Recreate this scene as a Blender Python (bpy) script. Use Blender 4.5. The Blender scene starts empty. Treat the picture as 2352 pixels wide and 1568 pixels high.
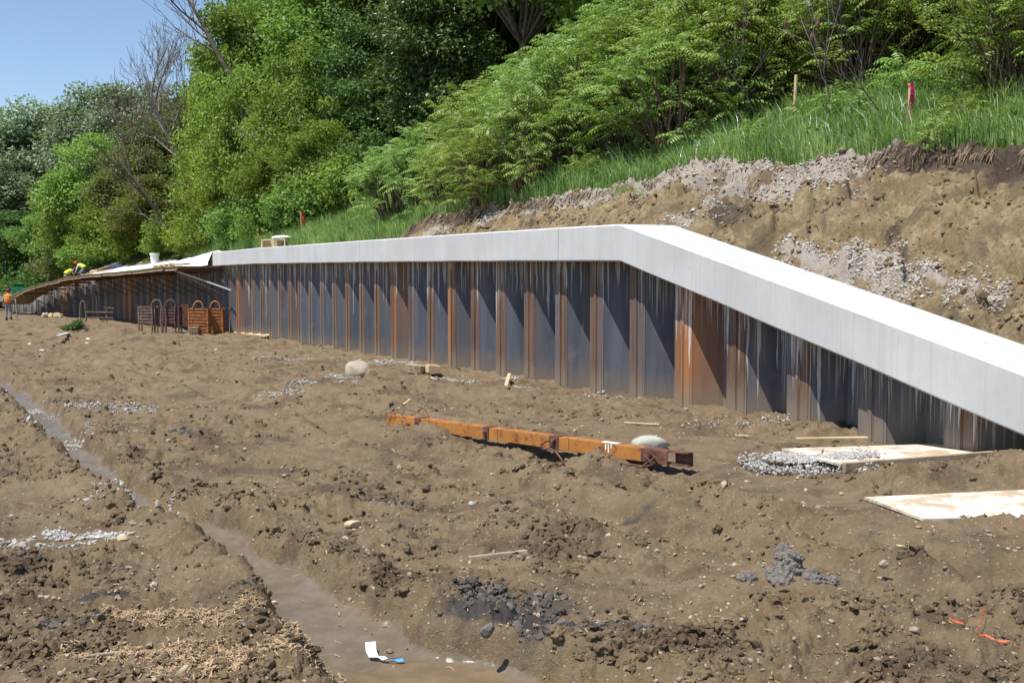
import bpy, bmesh, math, random
import numpy as np
from mathutils import Vector, Matrix

random.seed(7)
RNG = np.random.default_rng(11)
scene = bpy.context.scene
COL = scene.collection
R = math.radians

# ------------------------------------------------------------------ camera
CAMZ = 1.75
FPX = 2500.0                      # focal length in pixels of a 2352 px wide picture
PITCH = math.atan(144 / FPX)
cd = bpy.data.cameras.new('camera')
cam = bpy.data.objects.new('camera', cd)
COL.objects.link(cam)
cd.sensor_fit = 'HORIZONTAL'
cd.sensor_width = 36.0
cd.lens = 36.0 * FPX / 2352
cd.clip_start = 0.05
cd.clip_end = 6000
cam.location = (0, 0, CAMZ)
cam.rotation_euler = (math.pi / 2 - PITCH, 0, 0)
scene.camera = cam

# ------------------------------------------------------------------ light
SUN_EL = R(65)
SUN_AZ = Vector((-0.81, -0.59, 0)).normalized()
SUN = Vector((SUN_AZ.x * math.cos(SUN_EL), SUN_AZ.y * math.cos(SUN_EL), math.sin(SUN_EL)))
world = bpy.data.worlds.new('World')
scene.world = world
world.use_nodes = True
wn = world.node_tree
wn.nodes.clear()
wo = wn.nodes.new('ShaderNodeOutputWorld')
wb = wn.nodes.new('ShaderNodeBackground')
sky = wn.nodes.new('ShaderNodeTexSky')
sky.sky_type = 'NISHITA'
sky.sun_disc = False
sky.sun_elevation = SUN_EL
sky.sun_rotation = math.atan2(SUN.x, SUN.y)
sky.altitude = 200
sky.air_density = 0.95
sky.dust_density = 0.0
sky.ozone_density = 1.8
wb.inputs['Strength'].default_value = 0.115
wn.links.new(sky.outputs[0], wb.inputs['Color'])
wn.links.new(wb.outputs[0], wo.inputs['Surface'])

sd = bpy.data.lights.new('sun', 'SUN')
sd.energy = 5.0
sd.angle = R(0.53)
sd.color = (1.0, 0.955, 0.88)
sun = bpy.data.objects.new('sun', sd)
COL.objects.link(sun)
sun.rotation_euler = SUN.to_track_quat('Z', 'Y').to_euler()
sun.location = (-20, -10, 40)

vs = scene.view_settings
vs.view_transform = 'Standard'
vs.look = 'None'
vs.exposure = 0.40
vs.gamma = 1
vs.use_curve_mapping = False
scene.render.engine = 'CYCLES'
scene.cycles.max_bounces = 6
scene.cycles.transparent_max_bounces = 6
scene.cycles.use_denoising = True

# ------------------------------------------------------------------ helpers
def tag(o, label=None, cat=None, group=None, kind=None):
    if label: o['label'] = label
    if cat: o['category'] = cat
    if group: o['group'] = group
    if kind: o['kind'] = kind
    return o

def empty(name, loc=(0, 0, 0), rz=0.0):
    o = bpy.data.objects.new(name, None)
    COL.objects.link(o)
    o.location = loc
    o.rotation_euler = (0, 0, rz)
    o.empty_display_size = 0.2
    return o

def mesh_arrays(name, V, F, mats, smooth=False, attrs=None, matidx=None, colors=None):
    """V (n,3); F (m,k) array or list of such arrays with different k."""
    me = bpy.data.meshes.new(name)
    V = np.asarray(V, dtype=np.float32)
    Fs = F if isinstance(F, list) else [F]
    Fs = [np.asarray(f, dtype=np.int32) for f in Fs if len(f)]
    me.vertices.add(len(V))
    me.vertices.foreach_set('co', V.ravel())
    nl = sum(f.size for f in Fs)
    npoly = sum(len(f) for f in Fs)
    me.loops.add(nl)
    me.polygons.add(npoly)
    me.loops.foreach_set('vertex_index', np.concatenate([f.ravel() for f in Fs]))
    starts, c = [], 0
    for f in Fs:
        starts.append(np.arange(len(f)) * f.shape[1] + c)
        c += f.size
    me.polygons.foreach_set('loop_start', np.concatenate(starts).astype(np.int32))
    me.polygons.foreach_set('use_smooth', np.full(npoly, bool(smooth)))
    if matidx is not None:
        me.polygons.foreach_set('material_index', np.asarray(matidx, dtype=np.int32))
    for m in (mats if isinstance(mats, (list, tuple)) else [mats]):
        me.materials.append(m)
    if attrs:
        for k, a in attrs.items():
            at = me.attributes.new(k, 'FLOAT', 'POINT')
            at.data.foreach_set('value', np.asarray(a, dtype=np.float32))
    if colors:
        for k, a in colors.items():
            at = me.attributes.new(k, 'FLOAT_COLOR', 'POINT')
            at.data.foreach_set('color', np.asarray(a, dtype=np.float32).ravel())
    me.update(calc_edges=True)
    me.validate()
    return me

def link(name, me, parent=None, loc=None):
    o = bpy.data.objects.new(name, me)
    COL.objects.link(o)
    if parent is not None: o.parent = parent
    if loc is not None: o.location = loc
    return o

class MB:
    """collects boxes, bars, tubes and lathes; build() links them as ONE mesh object"""
    def __init__(s): s.v, s.f, s.m = [], [], []; s.mi = 0
    def add(s, vs_, fs):
        b = len(s.v); s.v += [tuple(p) for p in vs_]
        for f in fs: s.f.append(tuple(i + b for i in f)); s.m.append(s.mi)
        return s
    def box(s, c, size, M=None, bev=0.0):
        x, y, z = [q / 2 for q in size]
        if bev > 0:
            pts = []
            for sx in (-1, 1):
                for sy in (-1, 1):
                    for sz in (-1, 1):
                        pts += [(sx * x, sy * (y - bev), sz * (z - bev)), (sx * (x - bev), sy * y, sz * (z - bev)), (sx * (x - bev), sy * (y - bev), sz * z)]
            bm = bmesh.new()
            for p in pts: bm.verts.new(p)
            bmesh.ops.convex_hull(bm, input=bm.verts)
            bm.verts.index_update()
            P = [v.co.copy() for v in bm.verts]; fs = [[v.index for v in f.verts] for f in bm.faces]
            bm.free()
        else:
            P = [Vector((a, b, c_)) for a in (-x, x) for b in (-y, y) for c_ in (-z, z)]
            fs = [(0, 1, 3, 2), (4, 6, 7, 5), (0, 4, 5, 1), (2, 3, 7, 6), (0, 2, 6, 4), (1, 5, 7, 3)]
        if M is not None: P = [M @ p for p in P]
        c = Vector(c)
        return s.add([p + c for p in P], fs)
    def bar(s, a, b, w, h, up=(0, 0, 1), bev=0.0):
        a, b = Vector(a), Vector(b)
        d = b - a; L = d.length
        x = d.normalized(); u = Vector(up)
        y = u.cross(x)
        if y.length < 1e-5: y = Vector((0, 1, 0)).cross(x)
        y.normalize(); z = x.cross(y)
        M = Matrix((x, y, z)).transposed()
        return s.box((a + b) / 2, (L, w, h), M, bev)
    def tube(s, pts, rad, n=6, caps=True):
        pts = [Vector(p) for p in pts]
        rs = rad if isinstance(rad, (list, tuple)) else [rad] * len(pts)
        rings = []; prev = None
        for i, p in enumerate(pts):
            t = (pts[min(i + 1, len(pts) - 1)] - pts[max(i - 1, 0)])
            if t.length < 1e-9: t = Vector((0, 0, 1))
            t.normalize()
            if prev is None:
                a = Vector((0, 0, 1)) if abs(t.z) < .9 else Vector((1, 0, 0))
                u = t.cross(a).normalized()
            else:
                u = (prev - t * prev.dot(t))
                u = u.normalized() if u.length > 1e-6 else t.orthogonal().normalized()
            prev = u; w = t.cross(u)
            rings.append([p + (u * math.cos(2 * math.pi * k / n) + w * math.sin(2 * math.pi * k / n)) * rs[i] for k in range(n)])
        vs_ = [q for r_ in rings for q in r_]
        fs = []
        for i in range(len(pts) - 1):
            for k in range(n):
                fs.append((i * n + k, i * n + (k + 1) % n, (i + 1) * n + (k + 1) % n, (i + 1) * n + k))
        if caps:
            fs.append(tuple(range(n - 1, -1, -1))); e = (len(pts) - 1) * n
            fs.append(tuple(e + k for k in range(n)))
        return s.add(vs_, fs)
    def lathe(s, prof, c=(0, 0, 0), n=16, M=None):
        vs_, fs = [], []
        c = Vector(c)
        for r_, z in prof:
            for k in range(n):
                p = Vector((r_ * math.cos(2 * math.pi * k / n), r_ * math.sin(2 * math.pi * k / n), z))
                vs_.append((M @ p if M else p) + c)
        for i in range(len(prof) - 1):
            for k in range(n):
                fs.append((i * n + k, i * n + (k + 1) % n, (i + 1) * n + (k + 1) % n, (i + 1) * n + k))
        fs.append(tuple(range(n - 1, -1, -1))); e = (len(prof) - 1) * n
        fs.append(tuple(e + k for k in range(n)))
        return s.add(vs_, fs)
    def build(s, name, mats, parent=None, loc=None, smooth=False, world=False):
        me = bpy.data.meshes.new(name)
        off = Vector((0, 0, 0))
        if world and parent is not None: off = parent.location
        me.from_pydata([tuple(Vector(p) - off) for p in s.v], [], s.f)
        for m in (mats if isinstance(mats, (list, tuple)) else [mats]): me.materials.append(m)
        me.polygons.foreach_set('material_index', s.m)
        if smooth: me.polygons.foreach_set('use_smooth', [True] * len(me.polygons))
        me.update()
        return link(name, me, parent, loc)

# ---- noise ----
def _h(ix, iy, seed):
    a = (ix.astype(np.int64) * 374761393 + iy.astype(np.int64) * 668265263 + seed * 1274126177) & 0xffffffff
    a = ((a ^ (a >> 13)) * 1274126177) & 0xffffffff
    a = a ^ (a >> 16)
    return (a & 0xffffff) / float(0x1000000)

def gnoise(x, y, seed=0):
    x = np.asarray(x, dtype=np.float64); y = np.asarray(y, dtype=np.float64)
    xi = np.floor(x); yi = np.floor(y); fx = x - xi; fy = y - yi
    u = fx * fx * fx * (fx * (fx * 6 - 15) + 10); v = fy * fy * fy * (fy * (fy * 6 - 15) + 10)
    def g(dx, dy):
        a = _h(xi + dx, yi + dy, seed) * 2 * np.pi
        return np.cos(a) * (fx - dx) + np.sin(a) * (fy - dy)
    return ((g(0, 0) * (1 - u) + g(1, 0) * u) * (1 - v) + (g(0, 1) * (1 - u) + g(1, 1) * u) * v) * 1.5

def fbm(x, y, seed=0, octv=4, gain=.5, lac=2.03):
    t = 0; a = 1.0; n = 0
    for i in range(octv):
        t = t + a * gnoise(x, y, seed + i * 17); n += a
        x = x * lac + 3.1; y = y * lac - 1.7; a *= gain
    return t / n

def billow(x, y, seed=0, octv=3, gain=.5):
    t = 0; a = 1.0; n = 0
    for i in range(octv):
        t = t + a * np.abs(gnoise(x, y, seed + i * 13)); n += a
        x = x * 2.1 + 1.3; y = y * 2.1 + 5.1; a *= gain
    return t / n

def worley(x, y, seed=0):
    xi = np.floor(x); yi = np.floor(y)
    best = np.full(np.shape(x), 9.0); idv = np.zeros(np.shape(x))
    for dx in (-1, 0, 1):
        for dy in (-1, 0, 1):
            cx = xi + dx; cy = yi + dy
            px = cx + _h(cx, cy, seed); py = cy + _h(cx, cy, seed + 71)
            d = (px - x) ** 2 + (py - y) ** 2
            m = d < best
            best = np.where(m, d, best); idv = np.where(m, _h(cx, cy, seed + 133), idv)
    return np.sqrt(best), idv

def sstep(a, b, x):
    t = np.clip((np.asarray(x, float) - a) / (b - a), 0, 1)
    return t * t * (3 - 2 * t)

# ---- pixels of the photograph (2352 px wide) to rays ----
def ray(px, py):
    u = (px - 1176) / FPX; v = (784 - py) / FPX
    c, s_ = math.cos(PITCH), math.sin(PITCH)
    return (u, c + v * s_, -s_ + v * c)

def at(px, py, Y):
    d = ray(px, py); k = Y / d[1]
    return Vector((d[0] * k, Y, CAMZ + d[2] * k))

# ------------------------------------------------------------------ plan of the wall
_ctrl = np.array([(7.34, 5.65), (9.75, 4.59), (13, 3.15), (16.5, 1.60), (18.6, .72), (27, -3.6), (39.3, -9.25), (50, -15.2), (63, -23.2), (78, -36)])
_cf = np.polyfit(_ctrl[:, 0], _ctrl[:, 1], 4)
_Y = np.linspace(3.0, 78, 1500)
_X = np.polyval(_cf, _Y)
_dx, _dy = _X[-1] - _X[-2], _Y[-1] - _Y[-2]
_n = math.hypot(_dx, _dy)
_ext = np.arange(.1, 130, .5)
_X = np.concatenate([_X, _X[-1] + _dx / _n * _ext]); _Y = np.concatenate([_Y, _Y[-1] + _dy / _n * _ext])
_q = np.concatenate([[0], np.cumsum(np.hypot(np.diff(_X), np.diff(_Y)))])
_k = np.argmin(np.abs(_X / _Y - (1424 - 1176) / FPX)[:1400])
U = _q - _q[_k]                      # distance along the wall from the crest, growing to the far end

def path(u):
    return np.interp(u, U, _X), np.interp(u, U, _Y)

def frame(u):
    x, y = path(u)
    x1, y1 = path(np.asarray(u) + .6); x0, y0 = path(np.asarray(u) - .6)
    tx, ty = x1 - x0, y1 - y0
    n = np.hypot(tx, ty)
    return x, y, tx / n, ty / n

def wp(u, d, z=0.0):
    """a point u metres along the wall, d metres behind its front face"""
    x, y, tx, ty = frame(u)
    return Vector((float(x + d * ty), float(y - d * tx), float(z)))

def wpa(u, d):
    x, y, tx, ty = frame(u)
    return x + d * ty, y - d * tx

def u_of_px(px, py):
    r = ray(px, py)
    f = _X - _Y * r[0] / r[1]
    i = np.where(np.diff(np.sign(f)) != 0)[0]
    if len(i) == 0: return None
    i = i[0]
    t = f[i] / (f[i] - f[i + 1])
    return U[i] + t * (U[i + 1] - U[i])

def ztab(tab):
    us, zs = [], []
    for px, py in tab:
        u = u_of_px(px, py)
        if u is None: continue
        Y = path(u)[1]; r = ray(px, py)
        us.append(u); zs.append(CAMZ + r[2] / r[1] * Y)
    o = np.argsort(us)
    return np.array(us)[o], np.array(zs)[o]

_cu, _cz = ztab([(2352, 1002), (1424, 600.7), (1282, 600), (1050, 601), (826, 602.8), (590, 606), (490, 611), (400, 620), (275, 629), (222, 636), (164, 650), (117, 666), (90, 680), (66, 699)])
def capz(u):
    z = np.interp(u, _cu, _cz)
    sl = (_cz[1] - _cz[0]) / (_cu[1] - _cu[0])
    z = np.where(np.asarray(u) < _cu[0], _cz[0] + (np.asarray(u) - _cu[0]) * sl, z)
    return np.where(np.asarray(u) > _cu[-1], _cz[-1] - (np.asarray(u) - _cu[-1]) * .02, z)
CAPH = 0.56
CAPW = 0.97

_gu, _gz = ztab([(2330, 1085), (2065, 1035), (1882, 1000), (1730, 968), (1605, 945), (1480, 930), (1384, 915), (1222, 883), (1080, 857), (970, 841), (843, 821), (708, 797), (600, 778), (520, 769), (250, 735), (100, 722)])
_gY = path(_gu)[1]
_oo = np.argsort(_gY)
_gY, _gzz = _gY[_oo], _gz[_oo]

def gbase(X, Y):
    yy = np.array([0, 5.0, 8.5] + list(_gY[_gY > 10]) + [110, 300])
    zz = np.array([.05, .05, .03] + list(_gzz[_gY > 10]) + [_gzz[-1] - .1, _gzz[-1] - .5])
    return np.interp(Y, yy, zz)

def gpx(px, py):
    """pixel -> point on the smooth site ground"""
    r = ray(px, py); z = 0.0
    for _ in range(12):
        k = (z - CAMZ) / r[2]; Y = r[1] * k
        z = float(gbase(0, Y))
    return Vector((r[0] * k, r[1] * k, z))

def polydist(X, Y, pts):
    """distance to a polyline, signed side and parameter (0..1)"""
    best = np.full(X.shape, 1e9); side = np.zeros(X.shape); par = np.zeros(X.shape)
    n = len(pts) - 1
    for i in range(n):
        ax, ay = pts[i][0], pts[i][1]; bx, by = pts[i + 1][0], pts[i + 1][1]
        dx, dy = bx - ax, by - ay
        t = np.clip(((X - ax) * dx + (Y - ay) * dy) / (dx * dx + dy * dy), 0, 1)
        qx, qy = X - ax - t * dx, Y - ay - t * dy
        d = np.hypot(qx, qy); m = d < best
        best = np.where(m, d, best)
        side = np.where(m, np.sign(dx * (Y - ay) - dy * (X - ax)), side)
        par = np.where(m, (i + t) / n, par)
    return best, side, par

RUT = [gpx(a, b) for a, b in [(-60, 850), (40, 895), (110, 960), (190, 1040), (290, 1130), (400, 1180), (520, 1225), (640, 1310), (760, 1400), (890, 1470), (1050, 1545), (1250, 1640)]]
RUTW = [.24, .24, .22, .19, .17, .15, .15, .18, .26, .40, .52, .62]
TRACK = [gpx(a, b) for a, b in [(1050, 960), (1450, 985), (1700, 1085), (1960, 1160), (2200, 1250), (2450, 1330)]]
WHEEL = [[gpx(a, b) for a, b in pts] for pts in ([(60, 815), (330, 862), (640, 940), (960, 1040), (1300, 1160), (1680, 1265), (2080, 1365), (2500, 1480)], [(200, 815), (520, 868), (860, 940), (1200, 1035), (1540, 1135), (1940, 1250), (2450, 1370)])]
MOUNDS = [(200, 776, .55, 1.9, 1.1), (320, 790, .25, 2.0, 1.3), (90, 770, .3, 2.5, 1.5), (2250, 1207, .05, .9, .06), (2150, 1118, .17, .9, .26), (2330, 1105, .20, .5, .3), (1340, 930, .10, 1.3, .6), (1830, 985, .1, .8, .35), (1900, 1000, .1, .5, .25), (1210, 905, .12, .8, .5),
          (800, 905, .1, 1.6, .8), (1180, 1370, .10, .6, .25), (1815, 1335, .07, .4, .16), (590, 1170, .06, .5, .4), (700, 1330, .05, .3, .5),
          (330, 1100, -.05, 1.0, .5), (2330, 1500, -.12, .16, .10), (1240, 1440, -.05, .35, .12), (860, 1045, .08, .6, .25), (1330, 1090, -.10, .9, .25), (1120, 1040, -.12, .9, .25), (1450, 1090, -.08, .7, .2), (700, 930, .10, .9, .35), (1000, 905, .10, .6, .4), (450, 900, .14, 1.5, .5), (250, 870, .12, 1.2, .5), (130, 880, -.1, .8, .5), (1600, 1180, .06, .6, .2), (2000, 1330, .05, .5, .2), (60, 1010, .10, .8, .3), (80, 1130, .08, .6, .25), (640, 1500, .04, .3, .25), (150, 1400, .06, .5, .15), (1500, 1480, .05, .5, .2)]
MOUNDS = [(gpx(a, b), h, rx, ry) for a, b, h, rx, ry in MOUNDS]
DARK = [(1160, 1425, .36, .17), (1330, 1470, .35, .14), (1100, 1400, .2, .1), (230, 1385, .28, .07), (150, 1430, .2, .05), (560, 1385, .14, .05), (2130, 1410, .22, .06), (1640, 1290, .15, .08), (120, 930, .5, .35), (400, 1010, .5, .25), (650, 890, .7, .25), (1010, 1250, .3, .12), (60, 1300, .2, .06),
        (1290, 1400, .25, .1), (900, 1160, .4, .12), (1450, 1180, .4, .12)]
DARK = [(gpx(a, b), rx, ry) for a, b, rx, ry in DARK]
FLAT = [(gpx(2330, 1162), 1.1, .42), (gpx(2060, 1060), .95, .5)]
CHIPS = [(gpx(a, b), rx, ry) for a, b, rx, ry in [(450, 1420, .28, .10), (500, 1500, .40, .12), (350, 1420, .2, .05), (330, 1490, .3, .08), (560, 1530, .3, .08)]]
GRAV = [(gpx(a, b), rx, ry, n) for a, b, rx, ry, n in [
    (130, 1238, .36, .20, 1500), (20, 1245, .22, .08, 350), (265, 940, .75, .60, 1500), (180, 1000, .5, .4, 800), (25, 925, .5, .5, 800), (730, 895, .55, .5, 900), (660, 920, .45, .3, 350), (900, 838, .75, .35, 700), (1095, 875, .75, .30, 1300),
    (1195, 897, .3, .2, 300), (650, 828, .7, .35, 500), (800, 832, .4, .2, 200), (1830, 1072, .52, .28, 1700), (1980, 1062, .35, .2, 800), (1950, 1095, .35, .12, 350), (300, 1160, .3, .2, 350), (350, 1175, .18, .08, 150), (1430, 925, .5, .15, 200), (780, 870, .3, .3, 300), (1700, 985, .5, .2, 150)]]

def ground_z(X, Y, fine=True):
    X = np.asarray(X, float); Y = np.asarray(Y, float)
    z = gbase(X, Y)
    z = z + .07 * fbm(X / 2.6, Y / 2.0, 3, 3) + .12 * (.28 - billow((X * .45 + Y * .89) / 5.0, (X * .89 - Y * .45) / 1.3, 15, 2)) * sstep(5, 10, Y) + sstep(14, 30, Y) * (.20 * (.28 - billow(X / 1.9, Y / 1.3, 16, 3)) + .10 * (.3 - billow(X / .7, Y / .6, 17, 2)))
    for p, h, rx, ry in MOUNDS:
        r2 = ((X - p.x) / rx) ** 2 + ((Y - p.y) / ry) ** 2
        z = z + h * np.exp(-np.minimum(r2, 30))
    rough = .30 + .70 * sstep(-.3, .15, fbm(X / 1.4, Y / 1.1, 21, 3))
    dT, _, _ = polydist(X, Y, TRACK)
    rough = rough * (.25 + .75 * sstep(.25, .7, dT + .15 * gnoise(X * 2, Y * 2, 9)))
    for wh in WHEEL:
        dW, _, pW = polydist(X, Y, wh)
        nb = .5 + .5 * np.clip(1.6 * gnoise(X / 2.1, Y / 2.1, 47) + .4, -1, 1)
        gq = dW + .05 * gnoise(X * 2.5, Y * 2.5, 48)
        floor = 1 - sstep(.20, .32, gq)
        z = z + nb * (-.085 * floor + .06 * np.exp(-((gq - .42) / .12) ** 2) - floor * .022 * (np.sin((X * .85 + Y * -.5) * 2 * np.pi / .26) > .2))
        rough = rough * (1 - .75 * floor * nb)
    dR, sR, pR = polydist(X, Y, RUT)
    w = np.interp(pR * (len(RUT) - 1), np.arange(len(RUT)), RUTW) * (1 + .35 * gnoise(X * 2.2, Y * 2.2, 44))
    e = dR + .07 * fbm(X * 4, Y * 4, 5, 4)
    inside = 1 - sstep(w * .74, w * 1.0 + .06, e)
    depth = np.interp(pR, [0, .2, .5, .75, 1], [.16, .15, .10, .12, .14])
    z = z - depth * inside
    # loose spoil thrown up along the near (left) lip of the rut
    z = z + .085 * np.exp(-((e - w * 1.02 - .12) / .15) ** 2) * np.where(sR < 0, 1.0, .55)
    rough = rough * (1 - .97 * sstep(.6, .98, inside))
    rough = np.clip(rough + .4 * np.exp(-((e - w * 1.02 - .12) / .18) ** 2), 0, 1.0)
    for p, rx, ry in FLAT:
        r2 = ((X - p.x) / rx) ** 2 + ((Y - p.y) / ry) ** 2
        rough = rough * (1 - .85 * np.exp(-np.minimum(r2 ** 2, 30)))
    for p, rx, ry in DARK[:4]:
        r2 = ((X - p.x) / rx) ** 2 + ((Y - p.y) / ry) ** 2
        rough = np.maximum(rough, 1.15 * np.exp(-np.minimum(r2, 20)))
    if fine:
        wx = X + .05 * gnoise(X * 5, Y * 5, 61); wy = Y + .05 * gnoise(X * 5, Y * 5, 62)
        z = z + rough * (.085 * fbm(wx / .55, wy / .40, 31, 3))
        z = z + rough * (.11 * (.30 - billow(wx / .26, wy / .20, 41, 4, .6)))
        qx = wx + .035 * gnoise(X * 14, Y * 14, 63) + .015 * gnoise(X * 37, Y * 37, 65); qy = wy + .035 * gnoise(X * 14, Y * 14, 64) + .015 * gnoise(X * 37, Y * 37, 66)
        grow = (1 + .03 * np.clip(Y - 5, 0, 22))
        clus = sstep(-.2, .35, fbm(X / .7, Y / .6, 23, 3))
        f1, idv = worley(qx / .15, qy / .125, 7)
        z = z + rough * clus * .075 * sstep(.60, .30, f1) * np.where(idv > .5, (idv - .5) * 2, 0) * (.7 + .6 * gnoise(X * 20, Y * 20, 67))
        f2, id2 = worley(qx / .065, qy / .055, 8)
        z = z + rough * .042 * sstep(.62, .25, f2) * np.where(id2 > .4, (id2 - .3), 0) * grow
        f3, id3 = worley(qx / .030, qy / .026, 9)
        z = z + (.15 + rough) * .018 * sstep(.62, .25, f3) * np.where(id3 > .4, (id3 - .3), 0) * (1 - .9 * inside)
    return z, rough, inside

def gz(x, y):
    return float(ground_z(np.array([x]), np.array([y]), True)[0][0])

def gp(px, py, sink=0.0):
    p = gpx(px, py)
    for _ in range(6):
        z = float(ground_z(np.array([p.x]), np.array([p.y]), False)[0][0])
        r = ray(px, py); k = (z - CAMZ) / r[2]
        p = Vector((r[0] * k, r[1] * k, z))
    return p - Vector((0, 0, sink))

# ------------------------------------------------------------------ hillside shape, in (u, d)
_eu, _ed = [], []
def hill_edge(u):
    """distance behind the wall face at which the cut bank ends and the grass begins"""
    return np.interp(u, [-16, -4, -1.2, 2.2, 6.7, 10, 12.5, 16], [4.2, 4.0, 3.8, 3.3, 2.55, 1.9, 1.25, 1.08])

def hill_z(u, d, edge_noise=0.0):
    u = np.asarray(u, float); d = np.asarray(d, float)
    zb = capz(u) + CAPH - .06
    zb = zb - .3 * sstep(1, -4, u)
    de = hill_edge(u) + edge_noise
    zg = np.interp(u, [-12, -4, 2, 7, 11, 14, 30, 60, 85, 200], [3.55, 3.5, 3.65, 3.5, 3.35, 0, 0, 0, 0, 0])
    zg = np.where(u > 12, zb + .05, np.maximum(zg, zb + .05))
    wgt = sstep(11.5, 14, u)
    zg = np.where((u > 11) & (u < 14), (np.interp(u, [-12, 11], [3.55, 3.35])) * (1 - wgt) + (zb + .05) * wgt, zg)
    t = np.clip((d - CAPW) / np.maximum(de - CAPW, .05), 0, 1)
    bank = zb + (zg - .24 * sstep(14, 9, u) * np.interp(u, [-3, 0], [1.5, 1]) - zb) * (t ** .9)
    over = sstep(de - .10, de + .02, d) * .24 * sstep(14, 9, u) * np.interp(u, [-3, 0], [1.5, 1])
    up = np.maximum(d - de, 0)
    H = 16.0
    sl = np.interp(u, [0, 15, 40, 70], [.48, .5, .62, .62])
    hill = H * (1 - np.exp(-sl * up / H))
    z = np.where(d <= CAPW, zb - .0, bank) + over + hill
    return z

def world_ud(X, Y):
    X = np.atleast_1d(np.asarray(X, float)); Y = np.atleast_1d(np.asarray(Y, float))
    uu = np.arange(-13, 170, .2)
    px, py, tx, ty = frame(uu)
    ou = np.empty(len(X)); od = np.empty(len(X))
    for i in range(0, len(X), 2000):
        dx = X[i:i + 2000, None] - px; dy = Y[i:i + 2000, None] - py
        j = np.argmin(dx * dx + dy * dy, axis=1)
        a = np.arange(len(j))
        ou[i:i + 2000] = uu[j] + dx[a, j] * tx[j] + dy[a, j] * ty[j]
        od[i:i + 2000] = dx[a, j] * ty[j] - dy[a, j] * tx[j]
    return ou, od

def hill_at(X, Y):
    u, d = world_ud(X, Y)
    return float(hill_z(u, d)[0])

def hill_hit(px, py):
    r = np.array(ray(px, py))
    k = np.concatenate([np.arange(6, 60, .1), np.arange(60, 150, .4)])
    X = r[0] * k; Y = r[1] * k; Z = CAMZ + r[2] * k
    u, d = world_ud(X, Y)
    m = (d > CAPW) & (Z < hill_z(u, d))
    i = np.argmax(m)
    if not m.any(): return None
    return Vector((X[i], Y[i], float(hill_z(u[i], d[i])))), float(u[i]), float(d[i])
# ------------------------------------------------------------------ materials
class NT:
    def __init__(s, name):
        s.m = bpy.data.materials.new(name); s.m.use_nodes = True
        s.t = s.m.node_tree; s.t.nodes.clear()
        s.out = s.n('ShaderNodeOutputMaterial')
    def n(s, typ, **kw):
        nd = s.t.nodes.new(typ)
        for k, v in kw.items(): setattr(nd, k, v)
        return nd
    def l(s, a, b): s.t.links.new(a, b)
    def put(s, sock, v):
        if isinstance(v, bpy.types.NodeSocket): s.l(v, sock)
        elif isinstance(v, (tuple, list)) and len(v) == 3 and sock.type == 'RGBA': sock.default_value = (*v, 1)
        else: sock.default_value = v
    def attr(s, name, col=False, typ='GEOMETRY'):
        a = s.n('ShaderNodeAttribute', attribute_name=name, attribute_type=typ)
        return a.outputs['Color'] if col else a.outputs['Fac']
    def pos(s): return s.n('ShaderNodeNewGeometry').outputs['Position']
    def obj(s): return s.n('ShaderNodeTexCoord').outputs['Object']
    def rnd(s): return s.n('ShaderNodeObjectInfo').outputs['Random']
    def math(s, op, a, b=0.0, c=0.0, clamp=False):
        nd = s.n('ShaderNodeMath', operation=op, use_clamp=clamp)
        s.put(nd.inputs[0], a); s.put(nd.inputs[1], b); s.put(nd.inputs[2], c)
        return nd.outputs[0]
    def mix(s, f, a, b, blend='MIX'):
        nd = s.n('ShaderNodeMix', data_type='RGBA', blend_type=blend)
        s.put(nd.inputs[0], f); s.put(nd.inputs[6], a); s.put(nd.inputs[7], b)
        return nd.outputs[2]
    def map(s, v, a, b, c=0.0, d=1.0):
        nd = s.n('ShaderNodeMapRange'); nd.interpolation_type = 'SMOOTHSTEP'
        s.put(nd.inputs[0], v)
        for i, q in enumerate((a, b, c, d)): s.put(nd.inputs[i + 1], q)
        return nd.outputs[0]
    def scale(s, vec, k):
        nd = s.n('ShaderNodeVectorMath', operation='MULTIPLY')
        s.put(nd.inputs[0], vec); nd.inputs[1].default_value = k if isinstance(k, (tuple, list)) else (k, k, k)
        return nd.outputs[0]
    def comb(s, x, y, z=0.0):
        nd = s.n('ShaderNodeCombineXYZ')
        for i, q in enumerate((x, y, z)): s.put(nd.inputs[i], q)
        return nd.outputs[0]
    def noise(s, vec, sc, det=4, rough=.55, col=False):
        nd = s.n('ShaderNodeTexNoise')
        s.put(nd.inputs['Vector'], vec); nd.inputs['Scale'].default_value = sc
        nd.inputs['Detail'].default_value = det; nd.inputs['Roughness'].default_value = rough
        return nd.outputs[1 if col else 0]
    def vor(s, vec, sc, feat='F1', out='Distance'):
        nd = s.n('ShaderNodeTexVoronoi', feature=feat)
        s.put(nd.inputs['Vector'], vec); nd.inputs['Scale'].default_value = sc
        return nd.outputs[out]
    def bump(s, h, strength=.4, dist=.01, nrm=None):
        nd = s.n('ShaderNodeBump')
        s.put(nd.inputs['Height'], h); nd.inputs['Strength'].default_value = strength; nd.inputs['Distance'].default_value = dist
        if nrm is not None: s.l(nrm, nd.inputs['Normal'])
        return nd.outputs[0]
    def bsdf(s, col, rough=.8, metal=0.0, nrm=None, spec=.3, **kw):
        b = s.n('ShaderNodeBsdfPrincipled')
        s.put(b.inputs['Base Color'], col); s.put(b.inputs['Roughness'], rough); s.put(b.inputs['Metallic'], metal)
        s.put(b.inputs['Specular IOR Level'], spec)
        if nrm is not None: s.l(nrm, b.inputs['Normal'])
        for k, v in kw.items(): s.put(b.inputs[k], v)
        return b.outputs[0]
    def done(s, sh): s.l(sh, s.out.inputs['Surface']); return s.m

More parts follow.
